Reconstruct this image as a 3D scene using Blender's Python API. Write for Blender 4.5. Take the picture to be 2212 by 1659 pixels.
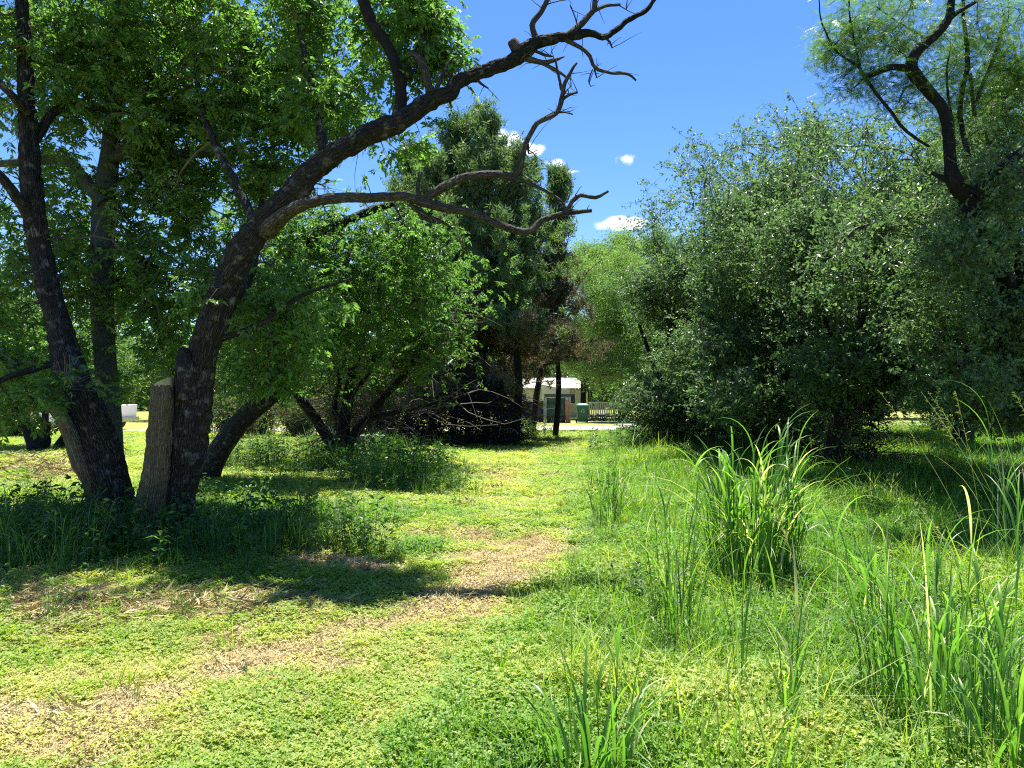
import bpy, math
import numpy as np
from mathutils import Vector
R = math.radians
rng = np.random.default_rng(11)
for o in list(bpy.data.objects): bpy.data.objects.remove(o)
S = bpy.context.scene
C = S.collection

# ------------------------------------------------------------------ camera, sky, sun, exposure
FD = 1598.0            # focal length in units of a 2212 x 1659 picture
PITCH = R(0.93); EYE = 1.55
cd = bpy.data.cameras.new('camera'); cam = bpy.data.objects.new('camera', cd); C.objects.link(cam)
cd.sensor_width = 36; cd.lens = 36 * FD / 2212; cd.clip_end = 3000; cd.clip_start = .05
cam.location = (0, 0, EYE); cam.rotation_euler = (R(90) + PITCH, 0, 0)
S.camera = cam
SUN_EL, SUN_AZ = R(71), R(6)      # azimuth from +Y (ahead) towards +X
W = bpy.data.worlds.new('World'); S.world = W; W.use_nodes = True
wn, wl = W.node_tree.nodes, W.node_tree.links
bg = wn['Background']
sky = wn.new('ShaderNodeTexSky'); sky.sky_type = 'NISHITA'; sky.sun_disc = False
sky.sun_elevation = SUN_EL; sky.sun_rotation = SUN_AZ
sky.altitude = 200; sky.air_density = 1.0; sky.dust_density = .3; sky.ozone_density = 3.0
bg.inputs['Strength'].default_value = .080
sl = bpy.data.lights.new('sun', 'SUN'); so = bpy.data.objects.new('sun', sl); C.objects.link(so)
sl.energy = 5.0; sl.angle = R(.5); sl.color = (1, .965, .88)
sd = Vector((math.sin(SUN_AZ) * math.cos(SUN_EL), math.cos(SUN_AZ) * math.cos(SUN_EL), math.sin(SUN_EL)))
so.rotation_euler = sd.to_track_quat('Z', 'Y').to_euler(); so.location = (0, 0, 30)
S.view_settings.view_transform = 'Standard'; S.view_settings.look = 'None'
S.view_settings.gamma = 1; S.view_settings.use_curve_mapping = False
S.view_settings.exposure = 1.5
cy = S.cycles
cy.filter_width = 1.15; cy.use_denoising = False; cy.max_bounces = 8; cy.diffuse_bounces = 4; cy.glossy_bounces = 2; cy.transmission_bounces = 4
cy.transparent_max_bounces = 4; cy.caustics_reflective = False; cy.caustics_refractive = False

def ray(px, py):
    u, v = (px - 1106) / FD, (829.5 - py) / FD
    return np.array([u, math.cos(PITCH) - v * math.sin(PITCH), math.sin(PITCH) + v * math.cos(PITCH)])
def P(px, py, Y):
    d = ray(px, py); return np.array([0, 0, EYE]) + d * (Y / d[1])
def G(px, py):
    d = ray(px, py); return np.array([0, 0, EYE]) + d * (-EYE / d[2])
def proj(x, y, z=0):
    """ground position -> place in the picture plan that the planting plan below is written in"""
    yy = np.maximum(y, .3); dz = z - EYE
    f = yy * math.cos(PITCH) + dz * math.sin(PITCH); v = -yy * math.sin(PITCH) + dz * math.cos(PITCH)
    return 1106 + x / f * FD, 829.5 - v / f * FD

# clouds: soft white patches of sky in fixed directions of the sky
tc = wn.new('ShaderNodeTexCoord'); nz = wn.new('ShaderNodeTexNoise'); nz.inputs['Scale'].default_value = 34
nz.inputs['Detail'].default_value = 7; nz.inputs['Roughness'].default_value = .62
wl.new(tc.outputs['Generated'], nz.inputs['Vector'])
acc = None
def mathn(op, a, b=None, c=None):
    n = wn.new('ShaderNodeMath'); n.operation = op
    for i, s in enumerate((a, b, c)):
        if s is None: continue
        if isinstance(s, (int, float)): n.inputs[i].default_value = s
        else: wl.new(s, n.inputs[i])
    return n.outputs[0]
sep = wn.new('ShaderNodeSeparateXYZ'); wl.new(tc.outputs['Generated'], sep.inputs[0])
az = mathn('ARCTAN2', sep.outputs[0], sep.outputs[1]); el = mathn('ARCSINE', sep.outputs[2])
for (px, py, rx, ry, s) in [(1088,316,62,42,1.3),(1150,322,48,18,.9),(1225,371,40,6,.5),(1354,345,36,20,.72),(1340,482,85,20,1.0),(1190,352,50,14,.5)]:
    d = ray(px, py); d = d / np.linalg.norm(d)
    a0 = math.atan2(d[0], d[1]); e0 = math.asin(d[2])
    dx = mathn('DIVIDE', mathn('SUBTRACT', az, a0), rx / FD); dy = mathn('DIVIDE', mathn('SUBTRACT', el, e0), ry / FD)
    q = mathn('SUBTRACT', 1.0, mathn('SQRT', mathn('ADD', mathn('MULTIPLY', dx, dx), mathn('MULTIPLY', dy, dy))))
    q = mathn('MULTIPLY', mathn('MAXIMUM', q, 0.0), s)
    acc = q if acc is None else mathn('MAXIMUM', acc, q)
m = mathn('MULTIPLY', mathn('ADD', mathn('MULTIPLY', acc, 1.5), mathn('MULTIPLY', mathn('SUBTRACT', nz.outputs['Fac'], .56), 3.2)), mathn('MINIMUM', mathn('MULTIPLY', acc, 4.0), 1.0))
mr = wn.new('ShaderNodeMapRange'); mr.interpolation_type = 'SMOOTHSTEP'
mr.inputs[1].default_value = .08; mr.inputs[2].default_value = .75; mr.inputs[4].default_value = .93; wl.new(m, mr.inputs[0])
hs = wn.new('ShaderNodeHueSaturation'); hs.inputs['Saturation'].default_value = 1.30; hs.inputs['Hue'].default_value = .512; wl.new(sky.outputs[0], hs.inputs['Color'])
mx = wn.new('ShaderNodeMix'); mx.data_type = 'RGBA'; mx.inputs['B'].default_value = (6.6, 6.9, 7.3, 1)
wl.new(mr.outputs[0], mx.inputs['Factor']); wl.new(hs.outputs[0], mx.inputs['A']); wl.new(mx.outputs['Result'], bg.inputs['Color'])

# ------------------------------------------------------------------ numpy helpers
def _hash(ix, iy, iz, seed):
    h = (ix.astype(np.int64) * 374761393 + iy.astype(np.int64) * 668265263 + iz.astype(np.int64) * 2147483647 + seed * 974711) & 0xffffffff
    h = ((h ^ (h >> 13)) * 1274126177) & 0xffffffff
    return ((h ^ (h >> 16)) & 0xffff) / 65535.0
def vnoise(x, y, z=None, seed=0):
    x = np.asarray(x, float); y = np.asarray(y, float); z = np.zeros_like(x) if z is None else np.asarray(z, float)
    ix, iy, iz = np.floor(x), np.floor(y), np.floor(z); fx, fy, fz = x - ix, y - iy, z - iz
    fx, fy, fz = [f * f * (3 - 2 * f) for f in (fx, fy, fz)]; r = 0
    for a in (0, 1):
        for b in (0, 1):
            for c in (0, 1):
                r = r + _hash(ix + a, iy + b, iz + c, seed) * (fx if a else 1 - fx) * (fy if b else 1 - fy) * (fz if c else 1 - fz)
    return r
def fbm(x, y, z=None, o=3, seed=0):
    r, a, t = 0, 1.0, 0
    for i in range(o):
        k = 2 ** i; r = r + a * vnoise(np.asarray(x) * k, np.asarray(y) * k, None if z is None else np.asarray(z) * k, seed + i); t += a; a *= .5
    return r / t

class MB:
    """collects triangles; every vertex carries a tint value and a bark coordinate"""
    def __init__(s): s.v, s.f, s.t, s.u, s.n = [], [], [], [], 0
    def add(s, v, f, t=None, u=None):
        v = np.asarray(v, float).reshape(-1, 3); f = np.asarray(f, np.int64).reshape(-1, 3)
        s.v.append(v); s.f.append(f + s.n); s.n += len(v)
        s.t.append(np.full(len(v), .5) if t is None else np.broadcast_to(np.asarray(t, float), (len(v),)))
        s.u.append(np.zeros((len(v), 2)) if u is None else np.asarray(u, float))
        return s
    def mesh(s, name, mat, smooth=False):
        me = bpy.data.meshes.new(name)
        if s.n:
            v = np.concatenate(s.v); f = np.concatenate(s.f)
            me.vertices.add(len(v)); me.vertices.foreach_set('co', v.astype(np.float32).ravel())
            me.loops.add(f.size); me.loops.foreach_set('vertex_index', f.astype(np.int32).ravel())
            me.polygons.add(len(f)); me.polygons.foreach_set('loop_start', np.arange(0, f.size, 3, dtype=np.int32))
            me.polygons.foreach_set('use_smooth', np.full(len(f), smooth))
            a = me.attributes.new('tint', 'FLOAT', 'POINT'); a.data.foreach_set('value', np.concatenate(s.t).astype(np.float32))
            a = me.attributes.new('bark', 'FLOAT2', 'POINT'); a.data.foreach_set('vector', np.concatenate(s.u).astype(np.float32).ravel())
            me.update()
        me.materials.append(mat); return me
    def build(s, name, mat, parent=None, smooth=False, **kw):
        return link(name, s.mesh(name, mat, smooth), parent, **kw)
def link(name, me, parent=None, **kw):
    o = bpy.data.objects.new(name, me); C.objects.link(o)
    if parent is not None:
        o.parent = parent
        o.matrix_parent_inverse.identity()
        o.location = -parent.location if kw.pop('world', True) else (0, 0, 0)
    for k, v in kw.items(): o[k] = v
    return o
def thing(name, label, cat, loc, group=None):
    o = bpy.data.objects.new(name, None); C.objects.link(o); o.location = Vector([float(a) for a in loc]); o.empty_display_size = .2
    o['label'] = label; o['category'] = cat
    if group: o['group'] = group
    return o

def smooth_path(p, r, step):
    p = np.asarray(p, float); r = np.asarray(r, float)
    if len(p) < 2: return p, r
    q = np.vstack([2 * p[0] - p[1], p, 2 * p[-1] - p[-2]]); out, rr = [], []
    for i in range(len(p) - 1):
        L = np.linalg.norm(p[i + 1] - p[i]); n = max(1, int(math.ceil(L / step)))
        for t in np.arange(n) / n:
            a, b, c, d = q[i:i + 4]
            out.append(.5 * (2 * b + (c - a) * t + (2 * a - 5 * b + 4 * c - d) * t * t + (3 * b - a - 3 * c + d) * t ** 3))
            rr.append(r[i] * (1 - t) + r[i + 1] * t)
    out.append(p[-1]); rr.append(r[-1]); return np.array(out), np.array(rr)
def tube(mb, p, r, sides=8, rough=0.0, cap=True, seed=0, tint=.5):
    p = np.asarray(p, float); r = np.asarray(r, float); n = len(p)
    T = np.gradient(p, axis=0); T /= np.linalg.norm(T, axis=1)[:, None] + 1e-9
    U = np.zeros_like(T); a = np.array([0, 0, 1.0]) if abs(T[0][2]) < .8 else np.array([1.0, 0, 0])
    u = np.cross(T[0], a); u /= np.linalg.norm(u)
    for i in range(n):
        u = u - T[i] * u.dot(T[i]); u /= np.linalg.norm(u) + 1e-9; U[i] = u
    V = np.cross(T, U); th = np.linspace(0, 2 * math.pi, sides + 1)
    L = np.concatenate([[0], np.cumsum(np.linalg.norm(np.diff(p, axis=0), axis=1))])
    rad = np.repeat(r[:, None], sides + 1, 1)
    if rough:
        cx, sx = np.cos(th)[None] , np.sin(th)[None]; Lr = L[:, None] + 0 * cx
        k = rad / .10
        big = fbm(cx * k * 1.1 + seed, sx * k * 1.1 + 3, Lr * 3.0, 2, seed) - .5
        fis = np.abs(fbm(cx * k * 3.2 + seed, sx * k * 3.2 + 7, Lr * 7.5, 2, seed + 5) - .5) * 2
        kn = fbm(cx * k * 7 + seed, sx * k * 7 + 1, Lr * 26, 2, seed + 9) - .5
        rad = rad * (1 + rough * (1.1 * big)) + np.minimum(rad * .35, .030) * (np.clip(fis * 2.1, 0, 1) - .6) * rough * 4.5 * .5 + np.minimum(rad * .2, .018) * kn * rough * 5
        rad[:, -1] = rad[:, 0]
    v = p[:, None] + rad[..., None] * (U[:, None] * np.cos(th)[None, :, None] + V[:, None] * np.sin(th)[None, :, None])
    uv = np.stack([np.repeat((th / (2 * math.pi) * max(1, round(2 * math.pi * r.mean() / .12)))[None], n, 0), np.repeat(L[:, None], sides + 1, 1)], -1)
    i = np.arange(n - 1)[:, None] * (sides + 1) + np.arange(sides)[None]
    a, b, c, d = i, i + 1, i + sides + 2, i + sides + 1
    f = np.concatenate([np.stack([a, b, c], -1).reshape(-1, 3), np.stack([a, c, d], -1).reshape(-1, 3)])
    v = v.reshape(-1, 3); uv = uv.reshape(-1, 2)
    if cap:
        c0 = len(v); v = np.vstack([v, p[-1] + T[-1] * r[-1] * .3]); uv = np.vstack([uv, uv[-1]])
        e = (n - 1) * (sides + 1) + np.arange(sides); f = np.vstack([f, np.stack([e, e + 1, np.full(sides, c0)], -1)])
    mb.add(v, f, tint, uv)
def box(mb, x0, x1, y0, y1, z0, z1, t=.5):
    v = [(x, y, z) for z in (z0, z1) for y in (y0, y1) for x in (x0, x1)]
    q = [(0, 2, 3, 1), (4, 5, 7, 6), (0, 1, 5, 4), (2, 6, 7, 3), (0, 4, 6, 2), (1, 3, 7, 5)]
    f = [t3 for a, b, c, d in q for t3 in ((a, b, c), (a, c, d))]
    mb.add(v, f, t); return mb

# ------------------------------------------------------------------ materials
def newmat(name):
    m = bpy.data.materials.new(name); m.use_nodes = True; nt = m.node_tree
    return m, nt.nodes, nt.links, nt.nodes['Principled BSDF']
def ramp(n, stops):
    r = n.new('ShaderNodeValToRGB'); e = r.color_ramp.elements
    while len(e) < len(stops): e.new(.5)
    for i, (p, c) in enumerate(stops): e[i].position = p; e[i].color = (*c, 1)
    return r
def leafmat(name, stops, trans=.4, rough=.42, spec=.5, tmul=(1.5, 1.7, .7), inst=False):
    m, n, l, b = newmat(name)
    at = n.new('ShaderNodeAttribute'); at.attribute_name = 'tint'
    r = ramp(n, stops)
    if inst:
        ai = n.new('ShaderNodeAttribute'); ai.attribute_name = 'itint'; ai.attribute_type = 'INSTANCER'
        ad = n.new('ShaderNodeMath'); ad.operation = 'MULTIPLY_ADD'; ad.inputs[1].default_value = .35
        sb = n.new('ShaderNodeMath'); sb.operation = 'SUBTRACT'; sb.inputs[1].default_value = .5
        l.new(at.outputs['Fac'], sb.inputs[0]); l.new(sb.outputs[0], ad.inputs[0]); l.new(ai.outputs['Fac'], ad.inputs[2]); l.new(ad.outputs[0], r.inputs[0])
    else: l.new(at.outputs['Fac'], r.inputs[0])
    l.new(r.outputs[0], b.inputs['Base Color']); b.inputs['Roughness'].default_value = rough; b.inputs['Specular IOR Level'].default_value = spec
    t = n.new('ShaderNodeBsdfTranslucent'); mu = n.new('ShaderNodeMix'); mu.data_type = 'RGBA'; mu.blend_type = 'MULTIPLY'; mu.inputs['Factor'].default_value = 1
    mu.inputs['B'].default_value = (*tmul, 1); l.new(r.outputs[0], mu.inputs['A']); l.new(mu.outputs['Result'], t.inputs['Color'])
    ms = n.new('ShaderNodeMixShader'); ms.inputs[0].default_value = trans
    l.new(b.outputs[0], ms.inputs[1]); l.new(t.outputs[0], ms.inputs[2]); l.new(ms.outputs[0], n['Material Output'].inputs['Surface'])
    return m
def barkmat(name, dark, light, lichen_glint=(.20, .24, .20), amt=.25, sc=1.0, stretch=.3, bump=1.0):
    m, n, l, b = newmat(name)
    at = n.new('ShaderNodeAttribute'); at.attribute_name = 'bark'; at.attribute_type = 'GEOMETRY'
    tc = n.new('ShaderNodeTexCoord')
    mp = n.new('ShaderNodeMapping'); mp.inputs['Scale'].default_value = (7 * .12 / .12 * sc, 20 * stretch * sc, 1); l.new(at.outputs['Vector'], mp.inputs[0])
    no = n.new('ShaderNodeTexNoise'); no.inputs['Scale'].default_value = 14 * sc; no.inputs['Detail'].default_value = 6; l.new(tc.outputs['Object'], no.inputs['Vector'])
    ad = n.new('ShaderNodeVectorMath'); ad.operation = 'MULTIPLY_ADD'; ad.inputs[1].default_value = (1.3, 1.3, 1.3)
    l.new(no.outputs['Color'], ad.inputs[0]); l.new(mp.outputs[0], ad.inputs[2])
    vo = n.new('ShaderNodeTexVoronoi'); vo.feature = 'DISTANCE_TO_EDGE'; vo.inputs['Scale'].default_value = 1.0; l.new(ad.outputs[0], vo.inputs['Vector'])
    r = ramp(n, [(0, dark), (.12, tuple(.6 * a + .4 * b_ for a, b_ in zip(dark, light))), (.45, light)]); l.new(vo.outputs['Distance'], r.inputs[0])
    n2 = n.new('ShaderNodeTexNoise'); n2.inputs['Scale'].default_value = 9; n2.inputs['Detail'].default_value = 5; l.new(tc.outputs['Object'], n2.inputs['Vector'])
    mr = n.new('ShaderNodeMapRange'); mr.inputs[1].default_value = .56; mr.inputs[2].default_value = .68; mr.inputs[4].default_value = amt; l.new(n2.outputs['Fac'], mr.inputs[0])
    mx = n.new('ShaderNodeMix'); mx.data_type = 'RGBA'; mx.inputs['B'].default_value = (*lichen_glint, 1); l.new(mr.outputs[0], mx.inputs['Factor']); l.new(r.outputs[0], mx.inputs['A'])
    mu = n.new('ShaderNodeMix'); mu.data_type = 'RGBA'; mu.blend_type = 'MULTIPLY'; mu.inputs['Factor'].default_value = .7
    l.new(mx.outputs['Result'], mu.inputs['A']); l.new(no.outputs['Fac'], mu.inputs['B'])
    l.new(mu.outputs['Result'], b.inputs['Base Color']); b.inputs['Roughness'].default_value = .85; b.inputs['Specular IOR Level'].default_value = .3
    h = n.new('ShaderNodeMath'); h.operation = 'MULTIPLY_ADD'; h.inputs[1].default_value = 1.4; l.new(vo.outputs['Distance'], h.inputs[0]); l.new(no.outputs['Fac'], h.inputs[2])
    bp = n.new('ShaderNodeBump'); bp.inputs['Strength'].default_value = bump; bp.inputs['Distance'].default_value = .02; l.new(h.outputs[0], bp.inputs['Height']); l.new(bp.outputs[0], b.inputs['Normal'])
    return m
def plain(name, col, rough=.7, var=.15, sc=8.0, metal=0, spec=.4, bump=.2):
    m, n, l, b = newmat(name); tc = n.new('ShaderNodeTexCoord')
    no = n.new('ShaderNodeTexNoise'); no.inputs['Scale'].default_value = sc; no.inputs['Detail'].default_value = 6; l.new(tc.outputs['Object'], no.inputs['Vector'])
    r = ramp(n, [(.3, tuple(c * (1 - var) for c in col)), (.7, tuple(min(1, c * (1 + var)) for c in col))]); l.new(no.outputs['Fac'], r.inputs[0])
    l.new(r.outputs[0], b.inputs['Base Color']); b.inputs['Roughness'].default_value = rough; b.inputs['Metallic'].default_value = metal; b.inputs['Specular IOR Level'].default_value = spec
    if bump:
        bp = n.new('ShaderNodeBump'); bp.inputs['Strength'].default_value = bump; bp.inputs['Distance'].default_value = .02; l.new(no.outputs['Fac'], bp.inputs['Height']); l.new(bp.outputs[0], b.inputs['Normal'])
    return m
M = {}
M['bark'] = barkmat('rough_bark', (.004, .0035, .0035), (.15, .13, .12), amt=.7, sc=1.25, bump=1.8, lichen_glint=(.34, .34, .31))  # pale lichen spots, strengthened to paint sunlit flecks into the bark colour
M['bark_dead'] = barkmat('dead_bark', (.008, .006, .006), (.24, .20, .17), amt=.3, sc=1.5)
M['bark_smooth'] = barkmat('smooth_bark', (.055, .07, .065), (.12, .14, .13), amt=.4, sc=2.2, bump=.35, lichen_glint=(.16, .20, .18))
M['bark_dark'] = barkmat('dark_bark', (.004, .0035, .0035), (.038, .030, .028), amt=.1)
M['wood'] = barkmat('weathered_wood', (.12, .09, .05), (.50, .42, .27), amt=.25, lichen_glint=(.15, .13, .09), sc=1.3, stretch=.14, bump=1.3)
M['cutwood'] = plain('cut_wood', (.40, .32, .19), .8, .25, 14)
M['twig'] = plain('twig_bark', (.09, .075, .06), .8, .4, 6, bump=0)
M['twig_pale'] = plain('dead_twig', (.15, .13, .11), .8, .5, 5, bump=0)
M['leaf'] = leafmat('leaf_soapberry', [(0, (.045, .100, .028)), (.5, (.105, .205, .052)), (.85, (.18, .30, .062)), (1, (.31, .41, .075))], .55, .40, .5, (1.35, 1.5, .8))
M['leaf_right'] = leafmat('leaf_oval', [(0, (.038, .072, .034)), (.55, (.100, .165, .068)), (.88, (.19, .27, .09)), (1, (.34, .42, .09))], .50, .38, .55, (1.3, 1.45, .95))
M['leaf_feather'] = leafmat('leaf_feathery', [(0, (.06, .12, .035)), (.6, (.10, .18, .055)), (1, (.20, .27, .07))], .5)
M['leaf_juniper'] = leafmat('leaf_juniper', [(0, (.05, .095, .048)), (.6, (.11, .17, .078)), (1, (.18, .24, .10))], .42, .55, .3)
M['leaf_brown'] = leafmat('leaf_dead', [(0, (.062, .058, .034)), (.6, (.13, .118, .070)), (1, (.20, .185, .11))], .35, .8, .2, (1.2, 1.1, .8))
M['leaf_far'] = leafmat('leaf_far', [(0, (.035, .075, .025)), (.6, (.075, .14, .04)), (1, (.14, .20, .06))], .4)
M['leaf_farlight'] = leafmat('leaf_far_light', [(0, (.10, .17, .06)), (.6, (.16, .25, .09)), (1, (.24, .33, .12))], .5)
G3 = [(0, (.05, .135, .014)), (.35, (.135, .27, .028)), (.7, (.29, .36, .055)), (1, (.46, .43, .12))]
M['cover'] = leafmat('ground_cover_leaf', G3, .45, .5, .4, inst=True)
M['weed'] = leafmat('weed_leaf', [(0, (.022, .06, .014)), (.5, (.05, .12, .025)), (1, (.13, .22, .045))], .38, .45, .45, inst=True)
M['straw'] = leafmat('dry_straw', [(0, (.20, .15, .06)), (.5, (.42, .34, .15)), (1, (.56, .48, .26))], .2, .6, .3, (1.1, 1.05, .8), inst=True)
M['blade'] = leafmat('tall_grass_blade', [(0, (.055, .14, .028)), (.5, (.11, .24, .04)), (.85, (.20, .33, .065)), (.93, (.36, .40, .20)), (1, (.56, .50, .32))], .48, .4, .5)
M['red_petal'] = leafmat('red_petal', [(0, (.22, .01, .008)), (1, (.42, .03, .015))], .3, .5, .3, (1.2, .8, .6))
M['cactus'] = plain('cactus_pad', (.06, .12, .045), .6, .2, 12)

# ------------------------------------------------------------------ ground plan (patches of lawn, straw, weeds)
def gsum(px, py, lst):
    r = 0
    for cx, cy_, rx, ry, s in lst: r = r + s * np.exp(-(((px - cx) / rx) ** 2 + ((py - cy_) / ry) ** 2))
    return r
DRY = [(60,1625,120,26,.8),(200,1560,120,24,.8),(330,1500,110,22,.8),(470,1450,110,20,.8),(620,1420,110,18,.8),(760,1375,100,18,.8),(900,1330,100,20,.9),(1010,1290,90,22,.9),(1100,1250,80,22,.9),(1150,1200,60,18,.8),(1090,1225,170,45,1.0),(1160,1170,70,22,.9),(930,1290,130,26,.7),(1120,1310,90,40,.7),(470,1420,260,34,.9),(230,1560,330,40,.9),(150,1470,150,20,.5),(120,1630,180,40,.8),
       (640,1390,120,25,.7),(800,1345,110,22,.7),(700,1450,160,16,.5),(1320,1022,55,7,1.2),(1090,1030,45,24,.8),(1060,1080,35,18,.6),(980,1165,110,14,.6),(690,1225,120,18,.8),(1880,1190,70,22,.5),
       (2180,1260,60,30,.6),(1250,970,60,6,.6),(1190,985,40,6,.6),(430,1500,190,20,.5)]
STRAW = [(350,1312,250,34,1.1),(120,1320,120,40,.8),(560,1290,120,28,.8),(90,1018,110,24,1.1),(700,1228,90,16,.6),(30,1450,60,14,.5)]
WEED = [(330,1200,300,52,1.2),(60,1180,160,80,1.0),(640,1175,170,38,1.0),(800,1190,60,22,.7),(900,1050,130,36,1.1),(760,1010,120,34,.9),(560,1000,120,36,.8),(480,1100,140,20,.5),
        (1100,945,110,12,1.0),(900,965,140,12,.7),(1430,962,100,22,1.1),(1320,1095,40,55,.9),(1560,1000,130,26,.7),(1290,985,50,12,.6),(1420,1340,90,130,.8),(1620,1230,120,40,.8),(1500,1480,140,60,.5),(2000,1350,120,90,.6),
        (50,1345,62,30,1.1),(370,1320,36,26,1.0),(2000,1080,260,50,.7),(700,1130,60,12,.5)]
def plan(x, y):
    px, py = proj(x, y)
    n1 = fbm(x * .8, y * .8, None, 4, 3) - .5; n2 = fbm(x * 3.1, y * 3.1, None, 3, 23) - .5
    wx, wy = px + n1 * 1500 / np.maximum(y, 2) + n2 * 260 / np.maximum(y, 2), py + n2 * 250 / np.maximum(y, 2)
    bx = np.interp(py, [860, 950, 1000, 1150, 1250, 1450, 1659, 2500], [1380, 1340, 1300, 1290, 1270, 1120, 850, 200])
    lush = 1 / (1 + np.exp(-(wx - bx) / 35))
    lush = np.maximum(lush, np.clip(gsum(wx, wy, [(560,1120,330,22,.7),(300,1150,350,60,.8),(900,1190,90,16,.5)]), 0, 1))
    dry = np.clip(gsum(wx, wy, DRY) * 1.15 * (1 - .45 * (px > bx)) + n2 * 1.7 - .16 + .06 * (1 - lush), 0, 1)
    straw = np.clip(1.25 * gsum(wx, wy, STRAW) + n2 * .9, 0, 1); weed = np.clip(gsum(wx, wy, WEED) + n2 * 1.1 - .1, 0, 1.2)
    return lush, dry, straw, weed, n1, n2
def gz(x, y):
    k = np.clip((26 - y) / 6, 0, 1)
    return ((fbm(x * .9 + 9, y * .9, None, 2, 41) - .5) * .10 + (fbm(x * 4, y * 4, None, 2, 47) - .5) * .035) * k - .01

# ground sheet
ys = np.concatenate([np.linspace(-60, 0, 20), np.geomspace(.25, 60, 300), np.geomspace(62, 900, 40)])
us = np.linspace(-1, 1, 241); us = np.sign(us) * (np.abs(us) * .55 + .45 * np.abs(us) ** 3)
X = us[None] * (np.maximum(np.abs(ys), 4)[:, None] * 1.3 + 12); Y = np.repeat(ys[:, None], len(us), 1)
Z = gz(X, Y); lush, dry, straw, weed, n1, n2 = plan(X, Y)
col = np.zeros(X.shape + (4,)); col[..., 3] = 1
def cm(a, b, t): return a * (1 - t[..., None]) + np.array(b) * t[..., None]
c = np.broadcast_to(np.array((.23, .24, .06)), X.shape + (3,)) * (1 + .5 * n1[..., None])
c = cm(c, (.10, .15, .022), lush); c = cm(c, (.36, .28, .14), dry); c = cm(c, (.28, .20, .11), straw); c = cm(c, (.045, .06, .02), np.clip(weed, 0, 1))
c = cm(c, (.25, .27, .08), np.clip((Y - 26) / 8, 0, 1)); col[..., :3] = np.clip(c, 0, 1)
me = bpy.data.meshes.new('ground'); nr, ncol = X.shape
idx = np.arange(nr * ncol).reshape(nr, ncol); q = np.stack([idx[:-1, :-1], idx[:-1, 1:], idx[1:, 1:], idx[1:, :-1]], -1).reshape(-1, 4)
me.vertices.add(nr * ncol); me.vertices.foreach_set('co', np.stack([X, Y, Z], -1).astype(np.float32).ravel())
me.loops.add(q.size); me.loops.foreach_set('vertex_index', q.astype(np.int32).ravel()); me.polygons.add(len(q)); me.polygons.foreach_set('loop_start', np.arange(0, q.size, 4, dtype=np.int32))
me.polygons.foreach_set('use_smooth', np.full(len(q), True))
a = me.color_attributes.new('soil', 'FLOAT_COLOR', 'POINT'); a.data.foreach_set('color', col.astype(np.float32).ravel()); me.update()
m, n, l, b = newmat('ground_soil'); at = n.new('ShaderNodeAttribute'); at.attribute_name = 'soil'; tcx = n.new('ShaderNodeTexCoord')
no = n.new('ShaderNodeTexNoise'); no.inputs['Scale'].default_value = 30; no.inputs['Detail'].default_value = 10; no.inputs['Roughness'].default_value = .75; l.new(tcx.outputs['Object'], no.inputs['Vector'])
rp = ramp(n, [(.3, (.45, .42, .40)), (.5, (.95, .95, .9)), (.72, (1.45, 1.4, 1.3))]); l.new(no.outputs['Fac'], rp.inputs[0])
mu = n.new('ShaderNodeMix'); mu.data_type = 'RGBA'; mu.blend_type = 'MULTIPLY'; mu.inputs['Factor'].default_value = 1; l.new(at.outputs['Color'], mu.inputs['A']); l.new(rp.outputs[0], mu.inputs['B'])
l.new(mu.outputs['Result'], b.inputs['Base Color']); b.inputs['Roughness'].default_value = .95; b.inputs['Specular IOR Level'].default_value = .1
bp = n.new('ShaderNodeBump'); bp.inputs['Strength'].default_value = .8; bp.inputs['Distance'].default_value = .03; l.new(no.outputs['Fac'], bp.inputs['Height']); l.new(bp.outputs[0], b.inputs['Normal'])
me.materials.append(m); link('ground', me, kind='structure')

# road crossing beyond the trees, and the pale apron in front of the yard
def strip(name, pts, w0, w1, z, mat):
    mb = MB(); p = np.array(pts, float); T = np.gradient(p, axis=0); T /= np.linalg.norm(T, axis=1)[:, None]; N = np.stack([-T[:, 1], T[:, 0]], -1)
    wob = (vnoise(p[:, 0] * .7, p[:, 1] * .7) - .5) * .7
    a = p + N * (w1 + wob)[:, None]; b_ = p - N * (w0 + wob)[:, None]
    v = np.concatenate([np.c_[a, np.full(len(a), z)], np.c_[b_, np.full(len(a), z)]]); k = np.arange(len(a) - 1); m_ = len(a)
    mb.add(v, np.concatenate([np.stack([k + m_, k + m_ + 1, k + 1], -1), np.stack([k + m_, k + 1, k], -1)])); return mb.build(name, mat, kind='structure')
M['road'] = plain('pale_road', (.50, .44, .385), .9, .14, 3, spec=.2)
xs = np.linspace(-70, 90, 120); rc = 35.2 + .12 * xs + .6 * np.sin(xs * .05)
strip('road', np.c_[xs, rc], 2.0, 2.2, .004, M['road'])
strip('driveway', [(a, 38 + .3 * math.sin(a)) for a in np.linspace(6.5, 13, 14)], 1.2, 3.2, .008, M['road'])

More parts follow.
